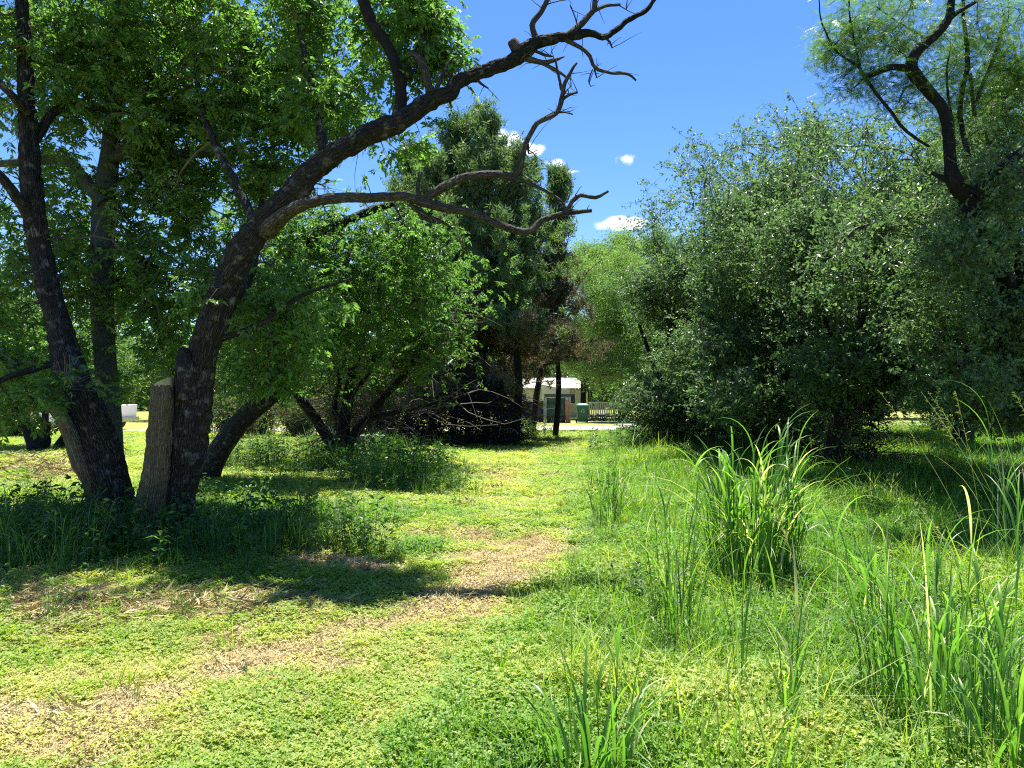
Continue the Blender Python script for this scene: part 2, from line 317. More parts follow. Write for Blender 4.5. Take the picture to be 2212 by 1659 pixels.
# ------------------------------------------------------------------ foliage
def leaf4(L, w, bend=.15):
    v = np.array([(0, 0, 0), (L * .45, w / 2, w * .22), (L * .45, -w / 2, w * .22), (L * .5, 0, 0), (L, 0, -L * bend)]); v[3, 2] = L * .03
    return v, np.array([(0, 3, 1), (0, 2, 3), (1, 3, 4), (2, 4, 3)])
def leaf2(L, w, bend=.1):
    return np.array([(0, 0, 0), (L * .5, w / 2, w * .2), (L * .5, -w / 2, w * .2), (L, 0, -L * bend)]), np.array([(0, 3, 1), (0, 2, 3)])
def leaf1(L, w):
    return np.array([(0, -w / 2, 0), (0, w / 2, 0), (L, 0, 0)]), np.array([(0, 2, 1)])
def rotm(az, el, roll):
    az, el, roll = [np.atleast_1d(np.asarray(a, float)) for a in (az, el, roll)]
    ca, sa, ce, se, cr, sr = np.cos(az), np.sin(az), np.cos(el), np.sin(el), np.cos(roll), np.sin(roll); z = 0 * ca; o = z + 1
    Rz = np.stack([ca, -sa, z, sa, ca, z, z, z, o], -1).reshape(-1, 3, 3); Ry = np.stack([ce, z, -se, z, o, z, se, z, ce], -1).reshape(-1, 3, 3)
    Rx = np.stack([o, z, z, z, cr, -sr, z, sr, cr], -1).reshape(-1, 3, 3); return Rz @ Ry @ Rx
def compose(parts):
    v, f, t, n_ = [], [], [], 0
    for (vv, ff), Rm, pos, tt in parts:
        w = vv @ Rm.T + pos; v.append(w); f.append(ff + n_); t.append(np.full(len(w), tt)); n_ += len(w)
    return np.concatenate(v), np.concatenate(f), np.concatenate(t)
def pinnate(g, L=.24, n_=5, ll=.085, lw=.024):
    parts = []; droop = g.uniform(0, .5)
    def pt(s): return np.array([L * s * math.cos(droop * s), 0, -L * s * math.sin(droop * s)])
    parts.append((leaf2(L * .97, .005, math.sin(droop)), rotm(0, 0, 0)[0], np.zeros(3), .3))
    for i in range(n_):
        s = .25 + .7 * i / (n_ - 1)
        for sd_ in (-1, 1):
            k = g.uniform(.8, 1.15)
            parts.append((leaf2(ll * k, lw * k * 1.15, g.uniform(0, .3)), rotm(sd_ * g.uniform(.75, 1.2), -g.uniform(0, .7), sd_ * g.uniform(-.5, .5))[0], pt(s), g.random()))
    parts.append((leaf2(ll, lw * 1.15), rotm(0, -droop - .1, 0)[0], pt(1), g.random())); return compose(parts)
def ovalsprig(g, L=.2, n_=8, ll=.057, lw=.031):
    parts = [(leaf1(L, .006), rotm(0, 0, 0)[0], np.zeros(3), .2)]
    for i in range(n_):
        s = (i + .5) / n_
        parts.append((leaf2(ll * g.uniform(.7, 1.2), lw * g.uniform(.8, 1.2)), rotm(g.uniform(-1.6, 1.6), g.uniform(-.9, .9), g.uniform(-1.5, 1.5))[0], np.array([L * s, g.normal(0, .01), g.normal(0, .01)]), g.random()))
    return compose(parts)
def feather(g, L=.26, n_=26, ll=.05, lw=.007, droop=.35):
    parts = []
    for i in range(n_):
        s = (i + .5) / n_; sd_ = 1 if i % 2 else -1; z = -L * .5 * s * s * droop
        parts.append((leaf1(ll * g.uniform(.7, 1.2), lw), rotm(sd_ * g.uniform(.6, 1.3), -g.uniform(-.2, .9) * droop, 0)[0], np.array([L * s * .8, 0, z]), g.random()))
    return compose(parts)
def jspray(g, n_=11, ll=.145, lw=.029):
    parts = []
    for i in range(n_):
        parts.append((leaf1(ll * g.uniform(.6, 1.2), lw), rotm(g.uniform(0, 6.3), g.uniform(.1, 1.35), g.uniform(0, 3))[0], np.array([g.normal(0, .04), g.normal(0, .04), g.uniform(-.1, .12)]), g.random()))
    return compose(parts)
def farclump(g, n_=12, ll=.2, lw=.1, sp=.18):
    return compose([(leaf2(ll * g.uniform(.6, 1.2), lw), rotm(g.uniform(0, 6.3), g.uniform(-.7, .9), g.uniform(-1, 1))[0], g.normal(0, sp, 3), g.random()) for _ in range(n_)])
def place(mb, protos, pos, az, el, roll, sc, tint, tv=.5):
    k = rng.integers(0, len(protos), len(pos))
    for j, (v, f, t) in enumerate(protos):
        s = np.where(k == j)[0]
        if not len(s): continue
        Rm = rotm(az[s], el[s], roll[s]) * sc[s][:, None, None]
        w = np.einsum('sij,vj->svi', Rm, v) + pos[s][:, None]
        F = (f[None] + (np.arange(len(s)) * len(v))[:, None, None]).reshape(-1, 3)
        tt = np.clip(tint[s][:, None] * (1 - tv) + t[None] * tv, 0, 1)
        mb.add(w.reshape(-1, 3), F, tt.ravel())

def limb3(pts, Y0=None, wscale=1.0):
    """picture-plan limb points (px, py, width[, distance]) -> world polyline and radii"""
    p, r = [], []
    for q in pts:
        Yd = q[3] if len(q) > 3 else Y0
        p.append(P(q[0], q[1], Yd)); r.append(q[2] / 2 / FD * Yd * wscale)
    return np.array(p), np.array(r)
def near(skel, pts):
    out = np.empty(len(pts), int)
    for i in range(0, len(pts), 500):
        d = ((pts[i:i + 500, None] - skel[None]) ** 2).sum(-1); out[i:i + 500] = d.argmin(1)
    return out
def blob_pts(blobs, n_, out=.6):
    w = np.array([b_[6] * b_[3] * b_[4] for b_ in blobs], float); w /= w.sum(); k = rng.choice(len(blobs), n_, p=w); res = []
    d = rng.normal(size=(n_, 3)); d /= np.linalg.norm(d, axis=1)[:, None]; d *= (rng.random(n_) ** out)[:, None]
    for i in range(n_):
        b_ = blobs[k[i]]; Yc = b_[2]; c_ = P(b_[0], b_[1], Yc)
        res.append(c_ + d[i] * np.array([b_[3] / FD * Yc, b_[5], b_[4] / FD * Yc]))
    return np.array(res)
def curve(a, b_, g, sag=.12, n_=5):
    t = np.linspace(0, 1, n_)[:, None]; d = b_ - a; L = np.linalg.norm(d)
    off = g.normal(0, sag * L, 3); off[2] += .08 * L
    return a + d * t + off * (t * (1 - t) * 2) + g.normal(0, .02 * L, (n_, 3)) * (t * (1 - t) * 4)
def crown(root, skel, blobs, nb, nt, ns, protos, mat, size=1.0, rb=.02, rt=.006, droop=.3, jit=.12, twigmat=None, leafname='crown', maxtw=1.3, base_t=(.2, .75), tv=.5, up=0, keep=None):
    """boughs grow from the limbs into the crown volume, twigs from boughs, leaf sprays from twigs"""
    mb = MB(); sk = [skel]
    ends = blob_pts(blobs, nb); ends = ends[np.argsort(near_d(skel, ends))]
    cur = skel.copy()
    for e in ends:
        a = cur[((cur - e) ** 2).sum(1).argmin()]; c_ = curve(a, e, rng); L = np.linalg.norm(e - a)
        tube(mb, c_, np.linspace(rb * min(1.3, .5 + L * .35), rb * .35, len(c_)), 5, cap=False)
        cur = np.vstack([cur, c_[1:]])
    te = blob_pts(blobs, nt, .45); ni = near(cur, te); tips = []
    for e, i in zip(te, ni):
        a = cur[i]; L = np.linalg.norm(e - a)
        if L > maxtw: e = a + (e - a) * maxtw / L
        c_ = curve(a, e, rng, .15, 4); tube(mb, c_, np.linspace(rt, rt * .4, 4), 3, cap=False); tips.append(c_[1:])
    mb.build('twigs', twigmat or M['twig'], root, kind='stuff')
    tips = np.array(tips); pk = rng.integers(0, len(tips), ns); sg = rng.random(ns) * 1.999 + .001; i0 = sg.astype(int); fr = (sg - i0)[:, None]
    a = tips[pk, i0]; b_ = tips[pk, i0 + 1]; pos = a * (1 - fr) + b_ * fr + rng.normal(0, jit, (ns, 3)) * np.array([1, 1, .7])
    if keep is not None: k_ = keep(pos); pos = pos[k_]
    ns = len(pos)
    patch = fbm(pos[:, 0] * 1.3, pos[:, 1] * 1.3, pos[:, 2] * 1.3, 2, 77)
    tint = np.clip(base_t[0] + (base_t[1] - base_t[0]) * (rng.random(ns) * .55 + .9 * (patch - .25)), 0, 1)
    tint = np.where(rng.random(ns) < .04, np.clip(tint + .4, 0, 1), tint)
    mb = MB(); place(mb, protos, pos, rng.uniform(0, 6.283, ns), rng.normal(-droop, .45, ns) + up, rng.normal(0, .5, ns), size * rng.uniform(.75, 1.25, ns), tint, tv)
    mb.build(leafname, mat, root, kind='stuff'); return pos
def near_d(skel, pts):
    out = np.empty(len(pts))
    for i in range(0, len(pts), 500): out[i:i + 500] = ((pts[i:i + 500, None] - skel[None]) ** 2).sum(-1).min(1)
    return out
def branch(root, name, pts, Y0, mat, sides=12, rough=.10, seed=0, step=.06, ws=1.0, wig=.0, parent=None, label=None):
    p, r = limb3(pts, Y0, ws); p, r = smooth_path(p, r, step)
    if wig: p[1:-1] += np.stack([fbm(np.arange(len(p)) * .35, np.full(len(p), seed + 7.0 * k), None, 2, seed + k) - .5 for k in range(3)], -1)[1:-1] * wig * 2
    mb = MB(); tube(mb, p, r, sides, rough, seed=seed); kw = {'label': label} if label else {}
    mb.build(name, mat, root, True, **kw); return p

g0 = np.random.default_rng(5)
PIN = [pinnate(g0, g0.uniform(.14, .22), int(g0.integers(3, 6)), g0.uniform(.058, .078), g0.uniform(.023, .031)) for _ in range(10)]; OVA = [ovalsprig(g0) for _ in range(5)]; FEA = [feather(g0) for _ in range(4)]
JUN = [jspray(g0) for _ in range(5)]; FAR = [farclump(g0) for _ in range(5)]; FARF = [farclump(g0, 16, .22, .05, .22) for _ in range(4)]

# ================================================================== the big twisted tree, left foreground
B = G(300, 1152)
t1 = thing('gnarled_tree', 'large gnarled multi-stemmed tree with a sawn-off stem and bare limbs arching over the path', 'tree', B)
Yb = 8.3; sk1 = []
# left stem
sk1.append(branch(t1, 'stem', [(262,1175,112,8.2),(248,1110,90,8.2),(230,1030,88,8.2),(205,955,90,8.2),(178,890,88,8.2),(158,830,74,8.2),(140,760,56,8.25),(124,690,47,8.3),(103,620,47,8.35),(86,540,45,8.4),(74,460,44,8.4),(66,380,43,8.4),(60,280,36,8.4),(55,180,32,8.35),(52,90,28,8.3),(44,-60,22,8.3),(30,-200,12,8.3)], 8.3, M['bark'], 44, .28, 3, .03))
# main stem and its arching limb
sk1.append(branch(t1, 'stem', [(350,1172,104,8.15),(372,1110,78,8.1),(392,1050,66,8.05),(404,980,68,8.0),(412,900,84,8.0),(420,830,82,8.0),(440,760,62,7.95),(462,690,62,7.9),(492,615,62,7.85),(522,545,62,7.8),(575,478,53,7.75),(628,425,50,7.7),(678,368,50,7.65),(728,330,45,7.6),(800,290,41,7.55),(877,257,40,7.5),(924,218,38,7.5),(968,203,34,7.5),(986,178,31,7.5),(1030,160,29,7.5),(1087,140,28,7.5),(1132,112,34,7.5),(1160,92,27,7.5),(1220,80,21,7.5),(1270,72,15,7.5),(1308,80,12,7.5),(1354,47,11,7.5),(1392,25,10,7.5),(1416,-4,8,7.5)], 8, M['bark'], 44, .28, 11, .03, 1, .012))
sb = branch(t1, 'broken_stub', [(405,860,50,7.85),(398,790,42,7.8),(397,752,18,7.8)], 8, M['bark'], 20, .2, 5, .04)
# sawn-off dead stem
p = branch(t1, 'sawn_stem', [(318,1172,90,8.0),(322,1110,66,7.95),(334,1040,56,7.85),(343,960,52,7.8),(348,880,48,7.75),(350,832,44,7.75)], 8, M['wood'], 36, .22, 8, .03, label='sawn off stem of bare pale wood')
mb = MB(); cc = P(350, 830, 7.75); rr_ = 22 / FD * 7.75
th = np.linspace(0, 2 * math.pi, 24, endpoint=False); ringv = np.stack([cc[0] + rr_ * np.cos(th), cc[1] + rr_ * np.sin(th), cc[2] + .02 + .055 * np.cos(th)], -1); low = ringv.copy(); low[:, 2] = cc[2] - .03; low[:, :2] = cc[:2] + (low[:, :2] - cc[:2]) * .97
k = np.arange(24); mb.add(np.vstack([ringv, low, cc + [0, 0, .02]]), np.vstack([np.stack([k, (k + 1) % 24, np.full(24, 48)], -1), np.stack([k + 24, (k + 1) % 24 + 24, (k + 1) % 24], -1), np.stack([k + 24, (k + 1) % 24, k], -1)]))
mb.build('sawn_face', M['cutwood'], t1)
branch(t1, 'broken_limb', [(222,1095,20,8.15),(196,1045,30,8.05),(172,1000,34,7.98),(156,950,32,7.95),(135,905,30,7.9),(108,868,26,7.9)], 8, M['wood'], 16, .1, 2, .04, label='bare barkless limb broken off short')
D = M['bark_dead']
def db(pts, sides=12, rough=.13, Y=7.5, seed=1, name='dead_branch', mat=None, wig=.006): 
    q = branch(t1, name, pts, Y, mat or D, sides, rough, seed, .05, 1, wig); return q
db([(1135,125,26),(1118,108,27),(1106,88,22)], 16, .3, seed=3, name='knot')
db([(1162,92,14),(1150,55,13),(1168,28,12),(1184,-6,11)], seed=4); db([(1178,12,3),(1200,4,3),(1240,-4,2)], 5, 0)
db([(1222,79,15),(1250,57,14),(1270,36,13),(1284,20,12),(1286,-10,10)], seed=5); db([(1278,27,9),(1310,12,8),(1340,10,6)], 8); db([(1338,12,3),(1360,25,2),(1385,34,2)], 5, 0)
db([(1248,57,3),(1240,30,3),(1231,12,2)], 5, 0)
db([(1222,86,11),(1254,103,9),(1274,123,9),(1286,147,8),(1320,157,6),(1357,161,6),(1374,174,4)], seed=6); db([(1284,147,5),(1289,168,3)], 6); db([(1280,150,3),(1272,175,3),(1276,186,2)], 5, 0)
db([(1308,82,6),(1318,92,5),(1322,103,3)], 6)
db([(1120,122,16),(1170,134,11),(1200,130,9),(1219,122,3)], seed=7); db([(1160,132,9),(1204,153,8),(1232,171,3)], 8); db([(1150,108,8),(1180,120,6),(1196,122,3)], 6)
db([(935,207,20),(924,180,19),(917,150,19),(904,126,20),(884,112,6)], 14, .2, seed=8); db([(937,205,12),(952,170,9),(962,147,8),(979,126,5)], 9, seed=9); db([(955,165,6),(972,163,5),(985,163,4)], 6)
db([(1025,166,8),(1038,180,6),(1055,191,3)], 6); db([(970,215,10),(976,232,3)], 6)
db([(862,262,28),(866,200,24),(856,145,24),(838,100,24),(812,60,24),(790,15,25),(770,-60,24),(740,-200,16)], 18, .12, 7.55, 10, 'branch', M['bark_dark'])
b2 = db([(575,500,40,7.7),(618,462,30,7.4),(665,437,25,7.2),(737,427,22,7.1),(800,428,21,7.05),(870,424,20,7),(937,443,20,7),(1020,461,18,7),(1070,483,17,7),(1120,499,16,7),(1150,497,15,7),(1172,477,13,7),(1220,461,12,7),(1278,455,8,7)], 18, .14, seed=12, wig=.01)
db([(1222,460,10),(1236,434,10),(1254,422,9),(1287,427,8),(1314,413,5)], 10, .13, 7, 13)
b3 = db([(905,438,16),(935,420,19),(964,400,20),(1010,381,18),(1070,378,17),(1114,383,15)], 14, .14, 7, 14)
b4 = db([(1108,382,15),(1122,368,14),(1130,333,13),(1140,300,12),(1160,267,11),(1200,243,11),(1214,211,10),(1217,187,9),(1230,160,8),(1246,136,5)], 12, .14, 7, 15, wig=.008)
db([(1216,215,7),(1230,205,7),(1248,199,5)], 8, .2, 7); db([(1206,243,5),(1222,243,4),(1238,247,3)], 6, 0, 7); db([(1214,195,7),(1206,160,6),(1200,127,4)], 7, .1, 7); db([(1220,200,3),(1233,187,2)], 5, 0, 7); db([(1140,312,8),(1142,332,4)], 6, 0, 7)
db([(1110,384,10),(1154,402,8),(1204,427,6),(1222,452,3)], 8, .1, 7, 16); db([(1096,382,6),(1115,400,5),(1138,423,3)], 6, 0, 7)
db([(885,440,10),(904,457,10),(950,477,8),(978,494,5)], 8, .15, 7, 17); db([(905,428,10),(903,400,8),(912,372,5)], 8, .2, 7)
mb = MB(); gs = np.random.default_rng(8)
for o_ in [c_ for c_ in bpy.data.objects if c_.parent == t1 and c_.name.startswith('dead_branch')]:   # short broken spurs and fine twigs on the bare limbs
    co = np.empty(len(o_.data.vertices) * 3, np.float32); o_.data.vertices.foreach_get('co', co); co = co.reshape(-1, 3)
    for _ in range(max(3, int(len(co) / 60))):
        a = co[gs.integers(0, len(co))].astype(float); d = gs.normal(0, 1, 3) + [.3, 0, .3]; d /= np.linalg.norm(d); L = gs.uniform(.04, .26) * (1.6 if gs.random() < .15 else 1); c_ = curve(a, a + d * L, gs, .12, 4); tube(mb, c_, np.linspace(.0055, .0015, 4), 4)
mb.build('spur_twigs', D, t1, kind='stuff')
# leafy boughs
ob = []
for pts in ([(75,480,30,8.4),(40,430,24,8.2),(0,380,20,8.0),(-60,330,14,7.9)], [(60,330,24,8.4),(120,240,18,8.7),(190,235,16,8.9),(250,238,14,9),(330,250,12,9)],
            [(60,240,22,8.3),(20,200,16,8),(-30,150,12,7.9)], [(470,690,20,8),(540,600,16,8.6),(560,480,14,9),(570,380,10,9.2)],
            [(700,350,24,7.7),(690,260,18,7.9),(670,160,14,8.1),(640,50,10,8.2)], [(560,500,22,7.9),(500,380,18,8.3),(440,250,14,8.6),(420,120,10,8.7)], [(850,270,22,7.5),(880,160,12,7.6),(920,60,8,7.6)],
            [(460,740,16,8),(560,700,12,7.9),(650,640,9,7.9),(760,600,6,8)], [(140,780,20,8.2),(60,800,14,7.9),(-20,830,10,7.8)]):
    ob.append(branch(t1, 'branch', pts, 8, M['bark'], 12, .12, len(ob) + 30, .06, 1, .01))
sk = np.concatenate(sk1 + ob)
def clear_of(stems, ymax, p=.85, pad=16):
    Q = []
    for st_, w_ in stems:
        st_ = np.array(st_, float)
        for a, b_ in zip(st_[:-1], st_[1:]):
            for t in np.linspace(0, 1, 6): Q.append(a[:2] * (1 - t) + b_[:2] * t)
    Q = np.array(Q)
    def f_(pos):
        px, py = proj(pos[:, 0], pos[:, 1], pos[:, 2]); d = np.array([np.hypot(Q[:, 0] - a, (Q[:, 1] - b_) ).min() for a, b_ in zip(px, py)])
        return ~((d < 30 + pad) & (pos[:, 1] < ymax) & (rng.random(len(pos)) < p))
    return f_
KEEP1 = clear_of([([(262,1175),(205,955),(158,830),(124,690),(86,540),(66,380),(55,180)],0),([(372,1110),(404,980),(420,830),(462,690),(522,545),(575,478),(678,368),(800,290),(877,257),(968,203),(1087,140)],0),([(340,880),(340,832)],0),([(240,1000),(220,640),(225,430),(246,230)],0),
                  ([(618,462),(737,427),(870,424),(1020,461),(1150,497)],0)], 10.0)
KEEP2 = clear_of([([(240,1000),(220,640),(225,430),(246,230)],0)], 10.0)
BL1 = [(120,120,9.1,260,200,1.3,1),(380,60,9.2,220,200,1.4,1),(640,110,9.2,200,190,1.3,1),(840,20,8.3,110,100,0.8,0.9),(915,60,7.9,66,95,0.5,1.3),(880,190,8.1,65,70,0.5,0.8),(300,330,9.4,280,170,1.2,1),(600,330,9.3,190,160,1,1),
       (120,560,9.4,200,160,1.3,1),(330,640,9.5,200,150,1.1,0.9),(60,760,9,170,130,1.2,1),(520,620,9.4,130,150,0.9,0.7),(640,660,9.1,120,150,0.7,0.5),(720,230,8.3,110,90,0.7,0.9),(860,320,8.2,80,60,0.5,0.6),(300,-160,8.6,500,110,1.4,.35),(560,700,8.4,150,120,0.6,0.5),(360,820,9,70,60,0.6,0.35),(150,780,7.6,90,40,0.3,0.5),(150,845,7.6,110,30,0.3,0.6),(440,640,7.5,60,60,0.25,0.6),(570,820,8.9,110,70,.5,.5),(40,880,8,90,40,.4,.6),(960,130,8,50,110,.4,.9)]
crown(t1, sk, BL1, 150, 2100, 12500, PIN, M['leaf'], 1.08, .022, .006, .15, .10, keep=KEEP1, base_t=(.25, .95))

# smooth grey-green tree just behind it
t2 = thing('smooth_barked_tree', 'slim upright tree with smooth grey-green trunk growing just behind the gnarled tree at left', 'tree', P(243, 1100, 9.6) * [1, 1, 0])
s = [branch(t2, 'trunk', [(243,1115,60,9.6),(240,1000,52),(236,880,46),(226,760,44),(220,640,46),(222,520,48),(225,430,46),(238,330,38),(246,230,32),(250,180,30),(252,60,18),(250,-120,10)], 9.6, M['bark_smooth'], 22, .03, 4)]
for pts in ([(225,440,34),(190,398,26),(150,352,22),(100,346,18),(20,352,16),(-60,360,10)], [(240,340,26),(300,330,20),(400,332,18),(470,331,12),(560,300,6)], [(255,325,26),(300,298,26),(340,272,22),(364,245,20),(400,236,14),(480,218,10),(620,212,6)],
            [(360,248,16),(344,205,13),(325,165,11),(290,125,8),(270,60,6)], [(345,345,10),(360,390,10),(375,430,8)], [(222,560,20),(160,600,14),(90,600,8)]):
    s.append(branch(t2, 'branch', pts, 9.5, M['bark_smooth'] if pts[0][2] > 15 else M['bark'], 10, .04, 21))
crown(t2, np.concatenate(s), [(330,300,10.2,260,200,1.2,1),(180,80,10.2,240,140,1.2,1),(450,520,10.3,220,170,1.1,1),(150,520,10.3,180,160,1.1,1),(520,150,10.3,260,140,1.2,1)], 60, 600, 3300, PIN, M['leaf'], 1.0, .02, .006, .15, .12, base_t=(.2, .85), keep=KEEP2)

# leaning tree
t3 = thing('leaning_tree', 'rough dark trunk leaning right, rising behind the gnarled tree out of the weeds', 'tree', G(450, 1040))
s = [branch(t3, 'trunk', [(438,1050,66,13.6),(455,1005,52,13.6),(485,955,46,13.5),(525,905,42,13.5),(575,862,40,13.4),(620,815,38,13.3),(648,770,34,13.3),(668,720,26,13.3),(700,640,18,13.3),(750,560,12,13.3)], 13.5, M['bark'], 26, .13, 6, .06),
     branch(t3, 'branch', [(620,815,30,13.4),(600,740,28),(588,660,26),(598,580,26),(634,532,24),(690,505,21),(740,482,20),(800,455,18),(850,440,12)], 13.3, M['bark'], 16, .12, 9, .06),
     branch(t3, 'branch', [(585,860,20),(555,800,14),(540,730,10)], 13.3, M['bark_dead'], 10, .12, 9, .06)]
crown(t3, np.concatenate(s), [(760,600,13.8,190,150,1.4,1),(640,520,13.8,170,150,1.4,1),(880,520,13.6,130,90,1,.7),(560,720,13.8,150,110,1.2,1),(700,740,13.2,110,90,.8,.8),(900,640,13.4,110,90,.8,.7),(520,830,13.2,90,50,.8,.6)], 80, 900, 4200, PIN, M['leaf'], 1.15, .025, .008, .2, .30, base_t=(.0, .65))

# forked dark tree behind
t4 = thing('forked_tree', 'dark short-trunked tree forking low into many twiggy limbs in the middle of the clearing', 'tree', G(735, 1003))
s = [branch(t4, 'trunk', [(733,1010,66,16.8),(733,985,52,16.8),(738,962,60,16.8),(740,945,52,16.8)], 16.8, M['bark_dark'], 22, .15, 6, .06)]
for i, pts in enumerate(([(728,965,28),(705,940,25),(675,895,22),(640,850,20),(610,800,14),(560,740,8)], [(740,955,34),(742,920,30),(750,870,24),(760,810,20),(778,745,16),(790,660,10)], [(752,955,26),(785,915,20),(820,868,16),(860,825,14),(920,745,10),(950,680,6)],
            [(745,935,18),(722,880,12),(735,820,9),(700,760,6)], [(790,908,12),(860,890,10),(950,870,8),(1010,850,4)], [(755,860,12),(800,800,9),(815,730,6)])):
    s.append(branch(t4, 'branch', pts, 16.6, M['bark_dark'], 12, .12, 40 + i, .08, 1, .02))
mb = MB(); SK = np.concatenate(s)
for _ in range(420):
    a = SK[rng.integers(len(s[0]), len(SK))]; e = a + rng.normal(0, .75, 3) * [1, .8, .7]; e[2] = max(e[2], .25); c_ = curve(a, e, rng, .2, 5); tube(mb, c_, np.linspace(.012, .004, 5), 3, cap=False)
mb.build('dead_twigs', M['twig'], t4, kind='stuff')
crown(t4, SK, [(800,650,16.8,160,130,1.5,1),(700,790,16.9,110,60,1.1,.8),(900,740,16.4,130,100,1.2,.9),(600,760,16.9,120,90,1.2,.8),(820,780,16.6,120,60,1,.4),(950,620,16.4,110,80,1,.7)], 60, 700, 2500, PIN, M['leaf'], 1.25, .025, .008, .2, .34, base_t=(.0, .55))

# ================================================================== junipers
def juniper(px, top, base, Y, w, label, n_, brown_to=600, trunk=14, mat='leaf_juniper'):
    Bp = G(px, base) if base else P(px, 0, Y); Bp = np.array([P(px, 900, Y)[0], Y, 0]); topz = P(px, top, Y)[2]
    t = thing('juniper_tree', label, 'tree', Bp, 'junipers behind the clearing')
    n0 = 16; zz = np.linspace(0, topz, n0); pth = np.stack([Bp[0] + .12 * np.sin(zz * .9 + px), Y + .12 * np.cos(zz * .7 + px), zz], -1)
    mb = MB(); q, r_ = smooth_path(pth, np.linspace(trunk / 2 / FD * Y, .012, n0), .25); tube(mb, q, r_, 12, .12, seed=int(px)); mb.build('trunk', M['bark_dark'], t, True)
    mb = MB(); pos = []; W_ = w / FD * Y; zb = P(px, brown_to, Y)[2]
    clr = 1095 < px < 1300; zmin = P(px, 800, Y)[2] + .3 if clr else .9
    for i in range(int(105 * topz / 8)):
        f = rng.random() ** .8; z0 = .9 + f * (topz - .9) * .97
        if z0 < zmin: continue
        ff = (z0 - .9) / topz; rad = W_ * 2.1 * min(1, (1 - ff) * 1.1) ** 1.2 * rng.uniform(.25, 1.2) + .06; aa = rng.uniform(0, 6.283)
        a = np.array([np.interp(z0, zz, pth[:, 0]), np.interp(z0, zz, pth[:, 1]), z0]); e = a + np.array([rad * math.cos(aa), rad * math.sin(aa), rad * rng.uniform(.4, 1.2) + (.45 if ff > .75 else 0) * rng.random() if z0 > zb else rad * rng.uniform(-.25, .3)])
        c_ = curve(a, e, rng, .06, 6); tube(mb, c_, np.linspace(.02, .006, 6), 4, cap=False)
        for _ in range(5):
            s_ = rng.random(); b0 = c_[int(s_ * 5)]; pos.append(b0 + rng.normal(0, .10 + .14 * s_ * rad, 3)); 
        for s_ in np.linspace(.35, 1.02, 11): pos.append(c_[0] + (c_[-1] - c_[0]) * s_ + rng.normal(0, .09, 3) + [0, 0, .05])
    mb.build('limbs', M['twig'], t, kind='stuff')
    n_ = int(n_ * 1.55); pos = np.array(pos); k = rng.integers(0, len(pos), n_); pos = pos[k] + rng.normal(0, .07, (n_, 3)); pos[:, 2] = np.maximum(pos[:, 2], .15)
    ppx, ppy = proj(pos[:, 0], pos[:, 1], pos[:, 2]); pos = pos[~((ppx > 1112) & (ppy > 832 + 16 * np.sin(ppx * .08)))]
    br = pos[:, 2] + (fbm(pos[:, 0] * 1.1, pos[:, 1] * 1.1, pos[:, 2] * 1.1, 2, 5) - .5) * 3.4 < zb
    for sel, nm, mt, thin in ((~br, 'crown', M[mat], 1), (br, 'dead_foliage', M['leaf_brown'], .8)):
        ps = pos[sel]; ps = ps[rng.random(len(ps)) < thin]; k_ = len(ps)
        if not k_: continue
        mb = MB(); place(mb, JUN, ps, rng.uniform(0, 6.28, k_), rng.normal(0, .35, k_), rng.normal(0, .35, k_), rng.uniform(.8, 1.45, k_), np.clip(rng.normal(.55, .22, k_), 0, 1), .5); mb.build(nm, mt, t, kind='stuff')
    return t
juniper(985, 262, 940, 26.5, 125, 'tall dark juniper whose spire stands leftmost of the juniper group', 4680, 640)
juniper(1052, 252, 940, 25, 120, 'tallest juniper, with a narrow spire just left of the white cloud', 5460, 650)
juniper(1112, 345, 955, 24.0, 105, 'juniper with a dark post-like bare trunk standing beside the pale road', 5720, 690, 20)
juniper(1200, 372, 940, 27, 62, 'narrow juniper at the right end of the group above the forked dead branch', 3380, 480)
juniper(1015, 350, 942, 27.5, 130, 'broad shorter juniper filling the middle of the group between the two tallest spires', 3600, 690)
juniper(940, 345, 942, 26, 120, 'ragged juniper between the leftmost spire and the arching dead limbs', 3200, 660)
juniper(890, 330, 940, 27.5, 130, 'juniper half hidden behind the arching dead limbs, left of the spires', 3900, 640)
# brown dead skirt and dark brush pile under them
dbp = thing('brush_pile', 'long dark heap of dead tangled branches lying under the junipers', 'brush pile', (-2.2, 23, 0))
mb = MB(); mb2 = MB()
for k in range(2400):
    px_ = rng.uniform(820, 1125); a = P(px_, 900, rng.uniform(21.5, 24.5)); hmax = 1.1 + .7 * math.sin(px_ * .02) + .4
    a[2] = rng.random() ** 1.3 * hmax + .03; d = rng.normal(0, 1, 3) * [1, .6, .5]; d /= np.linalg.norm(d); L = rng.uniform(.3, 1.1); e = a + d * L; e[2] = np.clip(e[2], .03, 2.6)
    c_ = curve(a, e, rng, .28, 5); tube(mb if k % 22 else mb2, c_, np.linspace(rng.uniform(.006, .022), .004, 5), 3, cap=False)
mb.build('dark_branches', M['bark_dark'], dbp, kind='stuff'); mb2.build('pale_branches', M['twig_pale'], dbp, kind='stuff')

